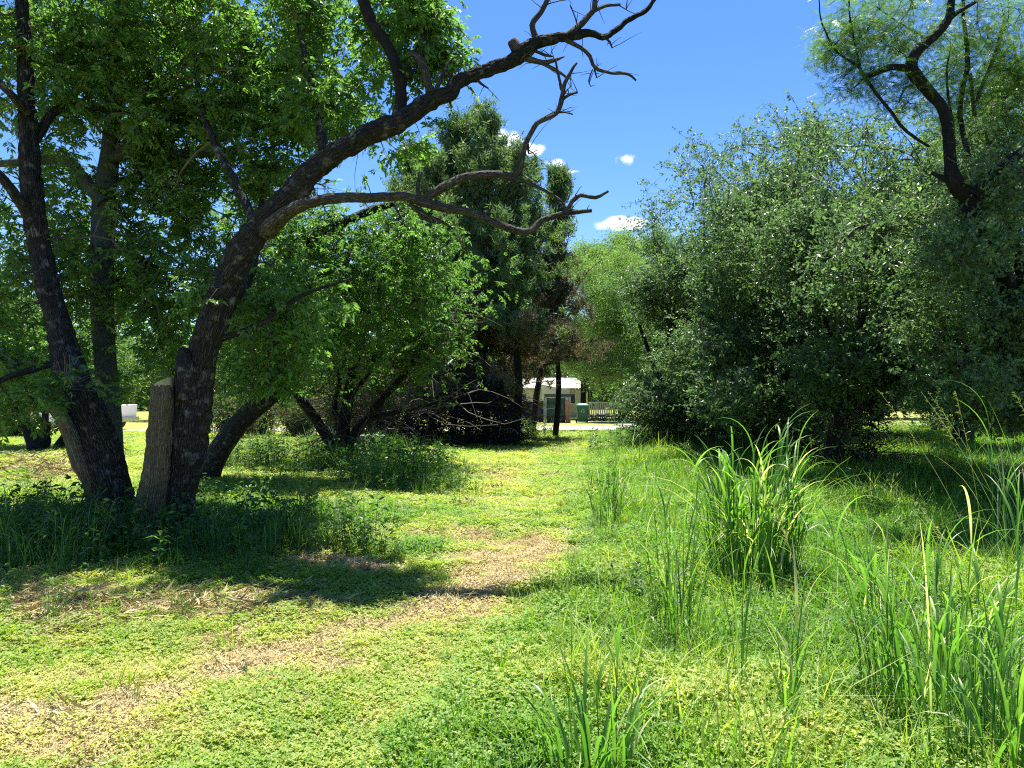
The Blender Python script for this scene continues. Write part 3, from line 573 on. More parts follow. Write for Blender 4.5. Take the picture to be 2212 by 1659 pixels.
# ================================================================== right-hand thicket: evergreen oaks
def bushy(name, label, base, limbs, Y, blobs, nb, nt, ns, protos=OVA, mat='leaf_right', bark='bark_dark', size=1.0, cat='tree', group=None, rough=.12, **kw):
    t = thing(name, label, cat, base, group); s_ = []
    for i, pts in enumerate(limbs): s_.append(branch(t, 'trunk' if i == 0 else 'branch', pts, Y, M[bark], 12, rough, i + int(abs(base[0]) * 7), .08, 1, .015))
    crown(t, np.concatenate(s_), blobs, nb, nt, ns, protos, M[mat], size, **kw); return t
def wall(xa, xb, Yw, n_, r_, seed, dY=.9, ymin=0):
    """many small overlapping clumps filling the thicket between its skyline and its ragged skirt"""
    g = np.random.default_rng(seed); out = []
    for i in range(n_):
        x = g.uniform(xa, xb); top = np.interp(x, [1390,1440,1510,1560,1620,1690,1740,1800,1850,1900,1960,2050,2120,2212,2400], [550,505,445,415,395,355,335,345,375,355,335,335,300,270,260]); bot = np.interp(x, [1390,1500,1650,1800,1860,2000,2212,2400], [930,955,970,955,905,900,925,920])
        r = r_ * g.uniform(.3, 1.1); y = max(g.uniform(top + r * .5, bot - r * .55), ymin); out.append((x, y, Yw + g.normal(0, dY), r, r * g.uniform(.7, 1.1), r / FD * Yw * 1.1, 1))
    for i in range(int(n_ * .5)):   # airy shoots along the skyline
        x = g.uniform(xa, xb); top = np.interp(x, [1390,1440,1510,1560,1620,1690,1740,1800,1850,1900,1960,2050,2120,2212,2400], [530,455,385,355,345,305,290,310,350,335,320,330,300,270,260])
        out.append((x, top + g.uniform(-34, 26), Yw + g.normal(0, dY), r_ * .22, r_ * .5, .3, .25))
    return out
GR = 'oaks in the right-hand thicket'
bushy('oak_tree', 'leafy evergreen oak at the left end of the right-hand thicket, nearest the pale road', G(1450, 945), [[(1450,955,40),(1448,900,34),(1440,820,26),(1450,720,18),(1440,600,10)], [(1447,880,20),(1480,800,14),(1520,700,9)], [(1446,860,16),(1410,780,10),(1380,700,6)]], 22.5,
      wall(1392, 1600, 22, 40, 60, 1, 1.4), 90, 1300, 9500, size=1.5, rb=.03, rt=.009, jit=.34, maxtw=1.6, group=GR, base_t=(.1, .85))
bushy('oak_tree', 'tall spreading oak mid-thicket with wispy twigs reaching up against the sky', G(1640, 985), [[(1640,995,46),(1645,930,40),(1640,840,30),(1620,720,22),(1610,560,14),(1600,440,8)], [(1640,870,22),(1690,780,16),(1730,650,11),(1740,500,7)], [(1636,840,20),(1570,760,13),(1530,660,9),(1520,500,5)]], 17.5,
      wall(1490, 1810, 17.6, 56, 70, 2, 1.6), 140, 2200, 15500, size=1.4, rb=.03, rt=.008, jit=.32, maxtw=1.4, group=GR, base_t=(.1, .85))
bushy('oak_tree', 'dense oak with its low skirt of leaves hanging over the shaded ground at right', G(1800, 1000), [[(1800,1003,40),(1805,940,34),(1830,860,30),(1860,720,22),(1870,560,14)], [(1840,850,22),(1950,800,18),(2010,680,12)], [(1835,840,20),(1810,800,14),(1780,680,8)]], 13.8,
      wall(1720, 2110, 14, 62, 78, 3, 1.5), 150, 2300, 16000, size=1.3, rb=.028, rt=.007, jit=.27, maxtw=1.1, group=GR, base_t=(.1, .85))
bushy('oak_tree', 'nearest oak, its broad bright leaves filling the right edge from the middle upward', G(2280, 1100), [[(2300,1110,70),(2290,980,60),(2270,840,46),(2230,700,34),(2200,560,22),(2170,440,12)], [(2285,900,30),(2180,820,20),(2090,760,12),(2020,720,7)], [(2275,860,30),(2360,700,18),(2400,560,10)]], 10.2,
      wall(2010, 2340, 10.6, 48, 88, 4, .9) + [(2170,230,10.8,70,50,.7,1.2),(2205,130,10.8,50,70,.6,1),(2130,330,10.5,70,50,.7,1)], 120, 1700, 10000, size=1.25, rb=.024, rt=.006, jit=.22, maxtw=.9, base_t=(.1, .85), group=GR)
bushy('oak_tree', 'oak in the back row of the thicket, between the wispy oak and the low-skirted oak', G(1770, 945), [[(1770,950,40),(1768,860,34),(1775,740,24),(1760,600,14)], [(1768,860,20),(1840,760,14),(1880,640,9)]], 25,
      wall(1560, 1960, 24, 30, 80, 5), 70, 1000, 8000, size=2.0, rb=.035, rt=.01, jit=.25, maxtw=1.9, group=GR)
bushy('oak_tree', 'oak in the back row of the thicket behind the black crooked trunk', G(2080, 965), [[(2080,970,44),(2082,860,36),(2070,740,26),(2080,600,14)], [(2080,860,20),(2150,760,14),(2200,640,9)]], 20,
      wall(1930, 2260, 20, 30, 80, 6), 70, 1000, 8000, size=1.7, rb=.03, rt=.01, jit=.22, maxtw=1.7, group=GR)
gs = np.random.default_rng(31)
for oi, (xa, xb, Yw, ns_) in enumerate(((1392, 1600, 22, 14), (1490, 1810, 17.6, 26), (1720, 2110, 14, 26), (2010, 2250, 10.6, 14))):
    ow = [o_ for o_ in bpy.data.objects if o_.type == 'EMPTY' and o_.get('group') == GR][oi]; mb = MB(); sp_, sd_ = [], []
    for _ in range(ns_):
        x = gs.uniform(xa, xb); top = np.interp(x, [1390,1440,1510,1560,1620,1690,1740,1800,1850,1900,1960,2050,2120,2212,2400], [530,455,385,355,345,305,290,310,350,335,320,330,300,270,260])
        a = P(x, top + gs.uniform(20, 90), Yw + gs.normal(0, .8)); e = a + np.array([gs.normal(-.1, .45), gs.normal(0, .3), gs.uniform(.5, 1.25)]) * Yw / 17; c_ = curve(a, e, gs, .16, 8); tube(mb, c_, np.linspace(.009, .003, 8), 4)
        for j in range(5):
            b0 = c_[gs.integers(2, 8)]; b1 = b0 + np.array([gs.normal(0, .3), gs.normal(0, .2), gs.uniform(0, .35)]) * Yw / 17; c2 = curve(b0, b1, gs, .15, 4); tube(mb, c2, np.linspace(.005, .002, 4), 3); sp_ += [c2[1], c2[2], c2[3]]
        sp_ += list(c_[3:])
    mb.build('shoots', M['bark_dead'], ow, kind='stuff'); sp_ = np.array(sp_); sp_ = sp_[gs.random(len(sp_)) < .8]; k_ = len(sp_); mb = MB()
    place(mb, [ovalsprig(gs, .14, 6) for _ in range(4)], sp_, gs.uniform(0, 6.28, k_), gs.normal(.3, .5, k_), gs.normal(0, .6, k_), gs.uniform(.8, 1.2, k_) * (1 + (Yw - 10) * .04), gs.uniform(.2, .9, k_)); mb.build('shoot_leaves', M['leaf_right'], ow, kind='stuff')
tb = thing('brush_pile', 'dark tangle of dead branches along the foot of the right-hand thicket', 'brush pile', (5.5, 18.5, 0))
mb = MB(); mb2 = MB()
for k in range(2400):
    px_ = rng.uniform(1400, 1900); Yk = 23 - (px_ - 1400) / 480 * 8 + rng.normal(0, .5); a = P(px_, 900, Yk); a[2] = rng.random() ** 1.2 * 1.5 + .03
    d = rng.normal(0, 1, 3) * [1, .6, .6]; d /= np.linalg.norm(d); e = a + d * rng.uniform(.3, 1.2); e[2] = np.clip(e[2], .03, 1.8); c_ = curve(a, e, rng, .15, 4); tube(mb if k % 4 else mb2, c_, np.linspace(rng.uniform(.006, .016), .003, 4), 3, cap=False)
mb.build('dark_branches', M['bark_dark'], tb, kind='stuff'); mb2.build('pale_branches', M['twig_pale'], tb, kind='stuff')
# tree with the black bent trunk and feathery leaves
t6 = thing('feathery_tree', 'tree with a black crooked trunk and thin feathery leaves against the sky at upper right', 'tree', P(2300, 1005, 12) * [1, 1, 0])
s = [branch(t6, 'trunk', [(2300,1005,66,12),(2270,900,54,11.8),(2230,760,46,11.4),(2180,630,40,10.4),(2142,545,36,9.5),(2112,478,40,9.1),(2092,433,42,9.1),(2060,388,34,9),(2053,350,25,9),(2048,283,23,9),(2035,233,22,9),(2008,200,23,9),(1978,163,27,9),(1968,143,25,9),(1982,110,21,9),(2015,80,20,9),(2046,45,18,9),(2055,0,15,9),(2060,-120,10,9)], 9.1, M['bark_dark'], 24, .12, 5, .04)]
for i, pts in enumerate(([(1968,148,17),(1925,145,14),(1892,158,12),(1868,166,10)], [(1868,166,8),(1852,143,6),(1808,113,4),(1785,73,4),(1772,33,3),(1768,-20,2)], [(1860,155,6),(1848,100,4),(1838,50,4),(1833,-20,3)], [(1866,168,8),(1918,233,7),(1958,283,7),(2008,317,5)],
            [(1870,164,5),(1845,190,3)], [(2050,40,13),(2080,20,9),(2112,2,6)], [(2100,425,26),(2142,383,24),(2175,353,23),(2230,310,20),(2300,250,14)], [(2062,395,15),(2035,383,12),(2013,373,8)], [(1966,140,6),(1955,118,4)], [(1972,185,7),(1955,190,5),(1942,220,3)],
            [(2092,340,11),(2075,260,11),(2076,207,11),(2090,133,10),(2082,40,8),(2080,-30,6)], [(2105,250,8),(2095,160,8)], [(2110,225,9),(2120,190,9),(2150,117,8),(2170,40,6)], [(2060,280,6),(2045,170,5),(2052,110,3)], [(2005,85,5),(1960,60,4),(1900,20,3)])):
    s.append(branch(t6, 'branch', pts, 9.0 if i < 8 else 9.6, M['bark_dark'] if i != 12 else M['bark_dead'], 9, .1, 60 + i, .05, 1, .006))
t6b = [(1830,60,9.2,70,80,.6,1.2),(1840,150,9.1,75,70,.5,1.0),(1930,60,9.3,110,90,.7,1),(2050,110,9.6,110,120,.8,1),(2150,120,9.7,100,150,.8,1),(1960,210,9.3,70,60,.5,.7),(2060,250,9.7,80,80,.6,.7),(1900,190,9.2,60,45,.4,.6),(2000,-60,9.4,250,90,1,.4),(2190,200,9.9,70,120,.7,1),(1790,110,9.2,40,60,.4,.7)]
crown(t6, np.concatenate(s), t6b, 80, 1000, 6500, FEA, M['leaf_feather'], .75, .01, .004, .1, .10, M['bark_dark'])
# trunk with a pale sunlit streak in the gap on the right
bushy('scrub_tree', 'small tree with streaky pale trunk in the sunlit gap under the right-hand oaks', G(2122, 955), [[(2122,960,34),(2121,915,28),(2119,870,24),(2115,800,18),(2105,700,10)], [(2120,900,10),(2095,868,8),(2060,850,4)], [(2119,880,12),(2160,840,8)]], 25,
      [(2110,740,25,160,110,2,1),(2210,780,25,110,100,2,1),(2010,760,25,120,90,2,1)], 30, 400, 2600, size=1.9, bark='bark_dead', rb=.03, rt=.01, jit=.25, maxtw=1.6)

# ================================================================== trees in and beyond the gap
GB = 'trees beyond the road'
def fartree(px, top, Y, w, label, mat='leaf_far', name='distant_tree', group=GB, ns=1500, protos=FAR, size=None, low=.25, bark='bark_dark'):
    x = P(px, 900, Y)[0]; H = P(px, top, Y)[2]; Wd = w / FD * Y; t = thing(name, label, 'tree', (x, Y, 0), group)
    mb = MB(); s_ = []; n1_ = 6
    pth = np.stack([x + np.linspace(0, 1, n1_) * rng.normal(0, .5), np.full(n1_, Y), np.linspace(0, H * .55, n1_)], -1); q, r_ = smooth_path(pth, np.linspace(H * .028, H * .014, n1_), .5); tube(mb, q, r_, 10, .1, seed=int(px)); s_.append(q); mb.build('trunk', M[bark], t, True)
    for k in range(5):
        a = q[int(len(q) * rng.uniform(.35, .95))]; aa = k * 1.3 + rng.uniform(0, .6); e = a + np.array([math.cos(aa) * Wd * .6, math.sin(aa) * Wd * .5, H * rng.uniform(.12, .35)]); c_ = curve(a, e, rng, .1, 7)
        mb = MB(); tube(mb, c_, np.linspace(H * .014, H * .004, 7), 6); mb.build('branch', M[bark], t, True); s_.append(c_)
    bl = []
    for k in range(7):
        aa = rng.uniform(0, 6.28); f = rng.uniform(low, .92); rr = Wd * rng.uniform(.2, .62) * math.sqrt(max(.1, 1 - (2 * f - 1.05) ** 2 * .8)); cx_ = x + rr * math.cos(aa); z_ = H * f; sz = rng.uniform(.35, .55)
        px_, py_ = proj(cx_, Y, z_); bl.append((px_, py_, Y + rr * math.sin(aa) * .6, w * sz, w * sz * .75, Wd * sz, 1))
    px_, py_ = proj(x, Y, H * .86); bl.append((px_, py_, Y, w * .42, H * .14 / Y * FD, Wd * .4, 1))
    crown(t, np.concatenate(s_), bl, 40, 260, ns, protos, M[mat], size or Y / 38, .05, .018, .1, .32, maxtw=2.4); return t
GM = 'pale mesquite trees by the road'
def gaptree(*a, **k): k['ns'] = int(k['ns'] * 1.7); k['size'] = .85; return fartree(*a, group=GM, name='mesquite_tree', **k)
gaptree(1345, 500, 46, 90, 'pale yellow-green mesquite rising just under the low cloud in the gap', mat='leaf_farlight', ns=2600, protos=FARF)
gaptree(1265, 520, 52, 80, 'pale mesquite left of the low cloud, behind the narrow juniper', mat='leaf_farlight', ns=2200, protos=FARF)
gaptree(1420, 480, 50, 90, 'pale mesquite showing over the left end of the right-hand thicket', mat='leaf_farlight', ns=2200, protos=FARF)
bushy('mesquite_tree', 'light green mesquite with thin dark limbs spreading above the cream house', (P(1190, 900, 33)[0], 33, 0),
      [[(1150,930,16),(1160,850,14),(1172,790,12),(1200,760,10)], [(1172,790,9),(1225,770,7),(1270,740,5)], [(1165,830,10),(1180,760,9),(1210,690,7),(1222,620,5),(1228,570,3)], [(1195,720,6),(1250,660,5),(1310,625,3)], [(1205,700,5),(1260,600,3),(1300,560,2)], [(1190,745,5),(1240,745,4),(1290,735,3)]], 33,
      [(1330,680,33,100,130,2,1),(1290,800,33,70,40,1.6,.8),(1240,600,34,70,70,1.5,.5),(1360,800,32,90,60,1.8,1),(1330,580,34,90,60,2,.8),(1390,720,32,70,80,1.8,.8)], 40, 500, 3800, FARF, 'leaf_farlight', size=.6, rough=.05, rb=.03, rt=.01, jit=.25, maxtw=2)
FT = [(60,640,44,150,'leaf_far','far left edge'),(240,600,52,150,'leaf_farlight','second from the left edge, pale'),(420,620,48,140,'leaf_far','third from the left, behind the sawn stem'),(590,600,55,150,'leaf_farlight','pale, behind the leaning trunk'),
      (760,640,50,140,'leaf_far','behind the forked tree'),(930,600,58,150,'leaf_far','behind the brush pile'),(1110,640,62,120,'leaf_far','left of the cream house roof'),(1500,560,60,150,'leaf_far','behind the left end of the thicket'),
      (1700,560,56,160,'leaf_far','behind the middle of the thicket'),(1900,600,52,160,'leaf_farlight','pale, seen through the gap under the thicket'),(2090,600,50,160,'leaf_far','behind the streaky trunk at right'),(2260,560,46,160,'leaf_far','at the right edge'),(-120,600,40,160,'leaf_far','just outside the left edge')]
for px_, top_, Y_, w_, mt, wh in FT: fartree(px_, top_, Y_, w_, 'background tree beyond the road, ' + wh, mt, ns=1100, low=.12)
# far woodland band
mb = MB(); n_ = 8000; ang = rng.uniform(-1.0, 1.0, n_); dist = rng.uniform(85, 125, n_); hz = 6.5 + 4 * fbm(ang * 16, dist * .05, None, 3, 8)
ps = np.stack([np.sin(ang) * dist, np.cos(ang) * dist, rng.random(n_) * hz * (.5 + .5 * np.cos((dist - 105) / 20 * 1.2))], -1)
place(mb, FAR, ps, rng.uniform(0, 6.28, n_), rng.normal(0, .3, n_), rng.normal(0, .3, n_), rng.uniform(4, 6.5, n_), np.clip(.3 + fbm(ang * 30, ps[:, 2] * .3, None, 2, 3) * .5, 0, 1), .3)
mb.build('distant_woodland', M['leaf_far'], kind='stuff', label='hazy wood closing the view beyond the houses', category='woodland')
# small dark trees at far left
for (px_, b0, Y_, lab, L_) in ((84, 990, 20.5, 'small dark forked tree leaning left behind the straw heap', [[(88,992,46),(80,965,40),(62,930,24),(40,895,16),(10,850,10)], [(85,968,26),(98,940,20),(97,900,14),(100,850,9)], [(95,985,14),(103,962,12),(108,945,6)]]),
                           (140, 985, 21.5, 'dark trunk slanting right just left of the gnarled tree', [[(122,990,40),(140,955,30),(165,915,22),(190,860,14)], [(150,940,14),(130,900,9),(120,850,6)]])):
    bushy('scrub_tree', lab, (P(px_, 900, Y_)[0], Y_, 0), L_, Y_, [(px_,780,Y_+.5,150,90,1.6,1),(px_-60,700,Y_+.5,120,80,1.5,1)], 25, 300, 1100, PIN, 'leaf', size=1.5, rb=.02, rt=.008, jit=.2)

for px_, Y_, w_, top_, lab in ((500, 26, 60, 830, 'scrubby half-dead bush behind the leaning trunk'), (645, 27, 42, 850, 'brown scrub bush in front of the middle of the red car'), (735, 26, 45, 815, 'scrub bush just behind the trunk of the forked tree'), (810, 27, 60, 790, 'tall brown scrub bush at the left end of the brush pile'), (20, 27, 70, 840, 'scrub bush beyond the straw heap at the left edge'), (560, 28, 35, 840, 'narrow scrub bush in front of the back of the red car'), (390, 29, 50, 850, 'scrub bush seen between the sawn stem and the leaning trunk'), (2045, 27, 60, 890, 'low brown scrub bush left of the streaky trunk under the right-hand oaks'), (2195, 26, 50, 875, 'brown scrub bush right of the streaky trunk near the right edge')):
    x = P(px_, 900, Y_)[0]; t = thing('scrub_bush', lab, 'bush', (x, Y_, 0), 'scrub bushes before the road'); hh = P(px_, top_, Y_)[2]; ww = w_ / FD * Y_; mb = MB(); ends_ = []
    for k in range(150):
        e = np.array([x + rng.normal(0, ww * .6), Y_ + rng.normal(0, ww * .4), hh * rng.uniform(.25, 1)]); c_ = curve(np.array([x + rng.normal(0, .25), Y_ + rng.normal(0, .2), 0]), e, rng, .12, 6); tube(mb, c_, np.linspace(.014, .004, 6), 3, cap=False); ends_ += list(c_[2:])
    mb.build('stems', M['twig_pale'] if px_ % 2 else M['twig'], t, kind='stuff'); ends_ = np.array(ends_); k_ = 1100; ps = ends_[rng.integers(0, len(ends_), k_)] + rng.normal(0, .13, (k_, 3)); ps[:, 2] = np.maximum(ps[:, 2], .1); h2 = k_ // 2
    for sl_, nm_, mt_ in ((slice(0, h2), 'dead_leaves', 'leaf_brown'), (slice(h2, k_), 'leaves', 'leaf')):
        mb = MB(); q_ = ps[sl_]; m_ = len(q_); place(mb, OVA, q_, rng.uniform(0, 6.28, m_), rng.normal(0, .5, m_), rng.normal(0, .5, m_), rng.uniform(.9, 1.5, m_), rng.random(m_) * .6 + .1); mb.build(nm_, M[mt_], t, kind='stuff')

# ================================================================== yard beyond the road
cream = plain('cream_wall', (.62, .58, .44), .8, .08, 2); roofm = plain('pale_roof', (.36, .345, .27), .7, .08, 2); darkm = plain('dark_trim', (.05, .05, .055), .6)
blackm = plain('black_tarp', (.014, .014, .016), .42, .3, 3, bump=.6); greenm = plain('dark_green_tarp', (.012, .05, .042), .5, .3, 3, bump=.6); postm = plain('grey_post', (.34, .34, .33), .6); redw = plain('red_board', (.36, .13, .09), .75, .3, 9)
glass = plain('window_glass', (.05, .06, .07), .15, .1, 2, bump=0); teal = plain('teal_lid', (.04, .22, .20), .4, .1); cart = plain('cart_green', (.008, .085, .055), .45, .15); white = plain('white_paint', (.75, .75, .73), .45, .05); emb = plain('emblem_blue', (.25, .55, .65), .5, .05, bump=0)
red = plain('red_paint', (.40, .02, .015), .35, .1); tyre = plain('tyre', (.02, .02, .02), .8); chrome = plain('chrome', (.6, .6, .62), .25, .05, metal=.9); yel = plain('yellow_paint', (.62, .48, .12), .6); rail = plain('cream_board', (.55, .50, .32), .7, .2); stonem = plain('dark_stone', (.06, .055, .055), .9, .5, 6)
def bb(name, par, mat, *a): mb = MB(); box(mb, *a); return mb.build(name, mat, par)
h = thing('cream_house', 'low cream house with a pale shallow roof beyond the black tarp enclosure', 'house', P(1190, 900, 54) * [1, 1, 0])
x0, x1 = P(1095, 900, 54)[0], P(1262, 900, 54)[0]; hw = 2.0
bb('wall', h, cream, x0, x1, 54, 60, 0, hw)
mb = MB(); zt = 2.95
v = [(x0 - .4, 53.5, hw + .01), (x1 + .4, 53.5, hw + .01), (x1 + .4, 60.5, hw + .01), (x0 - .4, 60.5, hw + .01), (x0 + .4, 56.8, zt), (x1 - .4, 56.8, zt), (x0 - .4, 53.5, hw + .13), (x1 + .4, 53.5, hw + .13), (x1 + .4, 60.5, hw + .13), (x0 - .4, 60.5, hw + .13)]
mb.add(v, [(0, 1, 7), (0, 7, 6), (1, 2, 8), (1, 8, 7), (2, 3, 9), (2, 9, 8), (3, 0, 6), (3, 6, 9), (6, 7, 5), (6, 5, 4), (7, 8, 5), (8, 9, 4), (8, 4, 5), (9, 6, 4), (0, 3, 2), (0, 2, 1)]); mb.build('roof', roofm, h)
mb = MB(); xm = P(1196, 900, 52)[0]; gx0, gx1 = xm - .8, xm + 1.1; mb.add([(gx0, 51.6, 0), (gx1, 51.6, 0), (gx1, 51.6, 1.95), (gx0, 51.6, 2.35), (gx0, 53.99, 0), (gx1, 53.99, 0), (gx1, 53.99, 1.95), (gx0, 53.99, 2.35)], [(0, 1, 2), (0, 2, 3), (4, 6, 5), (4, 7, 6), (0, 4, 5), (0, 5, 1), (3, 2, 6), (3, 6, 7), (0, 3, 7), (0, 7, 4), (1, 5, 6), (1, 6, 2)]); mb.build('porch', cream, h)
for wx in (x0 + 1.0, x1 - 1.1):
    w_ = bb('window', h, white, wx - .5, wx + .5, 53.95, 53.999, .95, 1.75); mb = MB(); box(mb, wx - .42, wx + .42, 53.93, 53.949, 1.02, 1.68); o = mb.build('pane', glass, None); o.parent = w_; o.location = (0, 0, 0)
# tarp enclosure
def cloth(mb, x0, x1, z0, z1, y, amp, nx=26, nz_=16, seed=0):
    u = np.linspace(0, 1, nx); v = np.linspace(0, 1, nz_); U_, V_ = np.meshgrid(u, v)
    yy = y + amp * ((fbm(U_ * 7 + seed, V_ * 5, None, 3, seed) - .5) * 2 + .4 * np.sin(U_ * 25 + V_ * 9 + seed)); zz = z0 + (z1 - z0) * V_ - .05 * np.sin(U_ * math.pi * 2) ** 2 * V_
    for s_, off in ((0, 0), (1, .02)):
        vv = np.stack([x0 + (x1 - x0) * U_, yy + off, zz], -1).reshape(-1, 3); i = (np.arange(nz_ - 1)[:, None] * nx + np.arange(nx - 1)[None]).ravel()
        mb.add(vv, np.concatenate([np.stack([i, i + 1, i + nx + 1], -1), np.stack([i, i + nx + 1, i + nx], -1)]))
YE = 43.2
e = thing('tarp_enclosure', 'black framed lean-to hung with dark green and black tarps beside the green wheeled bin', 'shelter', P(1205, 900, YE) * [1, 1, 0])
ex0, ex1 = P(1178, 900, YE)[0], P(1232, 900, YE)[0]; et = P(0, 853, YE)[2]
for a in (ex0, ex1 - .04): bb('post', e, postm, a, a + .06, YE - .03, YE + .03, 0, et)
for a in (ex0, ex1 - .04): bb('post', e, postm, a, a + .06, YE + 1.4, YE + 1.46, 0, et)
bb('top_beam', e, darkm, ex0 - .05, ex1 + .05, YE - .06, YE - .031, et - .13, et + .02); bb('roof_panel', e, darkm, ex0 - .05, ex1 + .05, YE - .1, YE + 1.55, et + .021, et + .06)
mb = MB(); cloth(mb, ex0 + .07, ex1 - .28, .35, et - .15, YE + .06, .04, seed=3); mb.build('green_tarp', greenm, e, True)
mb = MB(); cloth(mb, ex0 + .07, ex1 - .28, .02, .40, YE - .0, .04, seed=5); mb.build('black_skirt', blackm, e, True)
for i in range(2): bb('board', e, redw, ex1 - .27 + i * .125, ex1 - .27 + i * .125 + .115, YE - .05 - .012 * i, YE - .012 * i - .02, 0, P(0, 864, YE)[2] - .03 * i)
f = thing('tarp_fence', 'wrinkled black tarp screen strung between posts left of the lean-to', 'fence', P(1140, 900, 43) * [1, 1, 0])
fx0, fx1 = P(1095, 900, 43)[0], P(1174, 900, 43)[0]
mb = MB(); cloth(mb, fx0, fx1, .02, P(0, 866, 43)[2], 43, .09, 44, 20, 9); mb.build('tarp', blackm, f, True)
for a in np.linspace(fx0, fx1, 3): bb('post', f, postm, a - .03, a + .03, 43.14, 43.2, 0, 1.35)
# wheel leaning against tarp
def wheel(name, label, c_, r_, par=None, axis='y', spokes=0, w=.05):
    t = thing(name, label, 'wheel', c_) if par is None else None
    th = np.linspace(0, 2 * math.pi, 25); mb = MB(); ring = np.stack([c_[0] + r_ * np.cos(th), np.full(25, c_[1]), c_[2] + r_ * np.sin(th)], -1)
    return ring
# wheeled bin
cb = P(1258, 912, 43.0); cb[2] = 0
bn = thing('wheeled_bin', 'dark green wheeled rubbish bin with a teal lid at the roadside', 'bin', cb)
bx_, by_ = cb[0], cb[1]
def taper(mb, x, y, z0, z1, w0, d0, w1, d1):
    def ringr(w, d, z, r_=.06): return [(x + sx * (w / 2 - (r_ if k else 0)), y + sy * (d / 2 - (0 if k else r_)), z) for sx, sy, k in ((1, -1, 1), (1, -1, 0), (1, 1, 0), (1, 1, 1), (-1, 1, 1), (-1, 1, 0), (-1, -1, 0), (-1, -1, 1))]
    a = ringr(w0, d0, z0) + ringr(w1, d1, z1) + [(x, y, z0), (x, y, z1)]; f_ = []
    for i in range(8):
        j = (i + 1) % 8; f_ += [(i, j, j + 8), (i, j + 8, i + 8), (j, i, 16), (i + 8, j + 8, 17)]
    mb.add(a, f_)
mb = MB(); taper(mb, bx_, by_, .06, .98, .50, .55, .66, .74); mb.build('body', cart, bn)
mb = MB(); taper(mb, bx_, by_, .981, 1.03, .74, .82, .76, .84); taper(mb, bx_, by_, 1.031, 1.13, .72, .80, .50, .60); lidp = mb.build('lid', teal, bn)
mb = MB(); tube(mb, [(bx_ - .3, by_ + .45, 1.0), (bx_ + .3, by_ + .45, 1.0)], [.02, .02], 8); mb.build('handle', cart, bn)
for sx in (-1, 1):
    mb = MB(); tube(mb, [(bx_ + sx * .27, by_ + .28, .13), (bx_ + sx * .34, by_ + .28, .13)], [.13, .13], 16); mb.build('wheel', tyre, bn)
mb = MB()  # pale arrow mark on the front
for k in range(3):
    a0 = k * 2.094 + .5; c0 = np.array([bx_, by_ - .358, .68]); r0 = .10
    pts_ = [c0 + [r0 * math.cos(a0 + s_), 0, r0 * math.sin(a0 + s_)] for s_ in (0, .5, 1.0, 1.5)]; inn = [c0 + [(r0 - .035) * math.cos(a0 + s_), 0, (r0 - .035) * math.sin(a0 + s_)] for s_ in (0, .5, 1.0, 1.5)]
    mb.add(pts_ + inn, [(0, 1, 5), (0, 5, 4), (1, 2, 6), (1, 6, 5), (2, 3, 7), (2, 7, 6)])
mb.build('emblem', emb, bn)
# low fence and yellow post, stone edging
fn = thing('rail_fence', 'low cream-topped slatted fence right of the green bin with a yellow corner post', 'fence', P(1295, 900, 47) * [1, 1, 0]); rx0, rx1 = P(1270, 900, 47)[0], P(1326, 900, 47)[0]; rz = P(0, 869, 47)[2]
bb('rail', fn, rail, rx0, rx1, 46.96, 47.02, rz - .06, rz + .03); bb('post', fn, yel, rx0 - .11, rx0 - .005, 46.95, 47.05, 0, P(0, 846, 47)[2])
for a in np.arange(rx0 + .05, rx1 - .05, .14): bb('slat', fn, rail, a, a + .09, 47.021, 47.045, .1, rz - .03)
bb('post', fn, rail, rx1, rx1 + .08, 46.95, 47.05, 0, rz + .05)
g1 = np.random.default_rng(3); sx_ = P(1274, 900, 46)[0]; k = 0
ed = thing('stone_edging', 'low row of dark rough stones along the yard right of the bin', 'stone border', (sx_ + 1.2, 46, 0))
while sx_ < P(1362, 900, 46)[0]:
    for lev in range(2):
        r_ = g1.uniform(.13, .21); mb = MB(); u = np.linspace(0, math.pi, 6); w_ = np.linspace(0, 2 * math.pi, 8, endpoint=False); vv = [(0, 0, 1)] + [(math.sin(a) * math.cos(b_), math.sin(a) * math.sin(b_), math.cos(a)) for a in u[1:-1] for b_ in w_] + [(0, 0, -1)]
        vv = np.array(vv) * g1.uniform(.8, 1.15, (len(vv), 1)) * [r_ * 1.2, r_, r_ * .75] + [sx_ + lev * .14, 46 + g1.normal(0, .04), r_ * .6 + lev * .24]; ff = []
        for b_ in range(8):
            ff.append((0, 1 + b_, 1 + (b_ + 1) % 8)); ff.append((33, 25 + (b_ + 1) % 8, 25 + b_))
            for a in range(3): i0, i1, i2, i3 = 1 + a * 8 + b_, 1 + a * 8 + (b_ + 1) % 8, 9 + a * 8 + (b_ + 1) % 8, 9 + a * 8 + b_; ff += [(i0, i3, i2), (i0, i2, i1)]
        mb.add(vv, ff); mb.build('stone', stonem, ed)
    sx_ += g1.uniform(.26, .36)
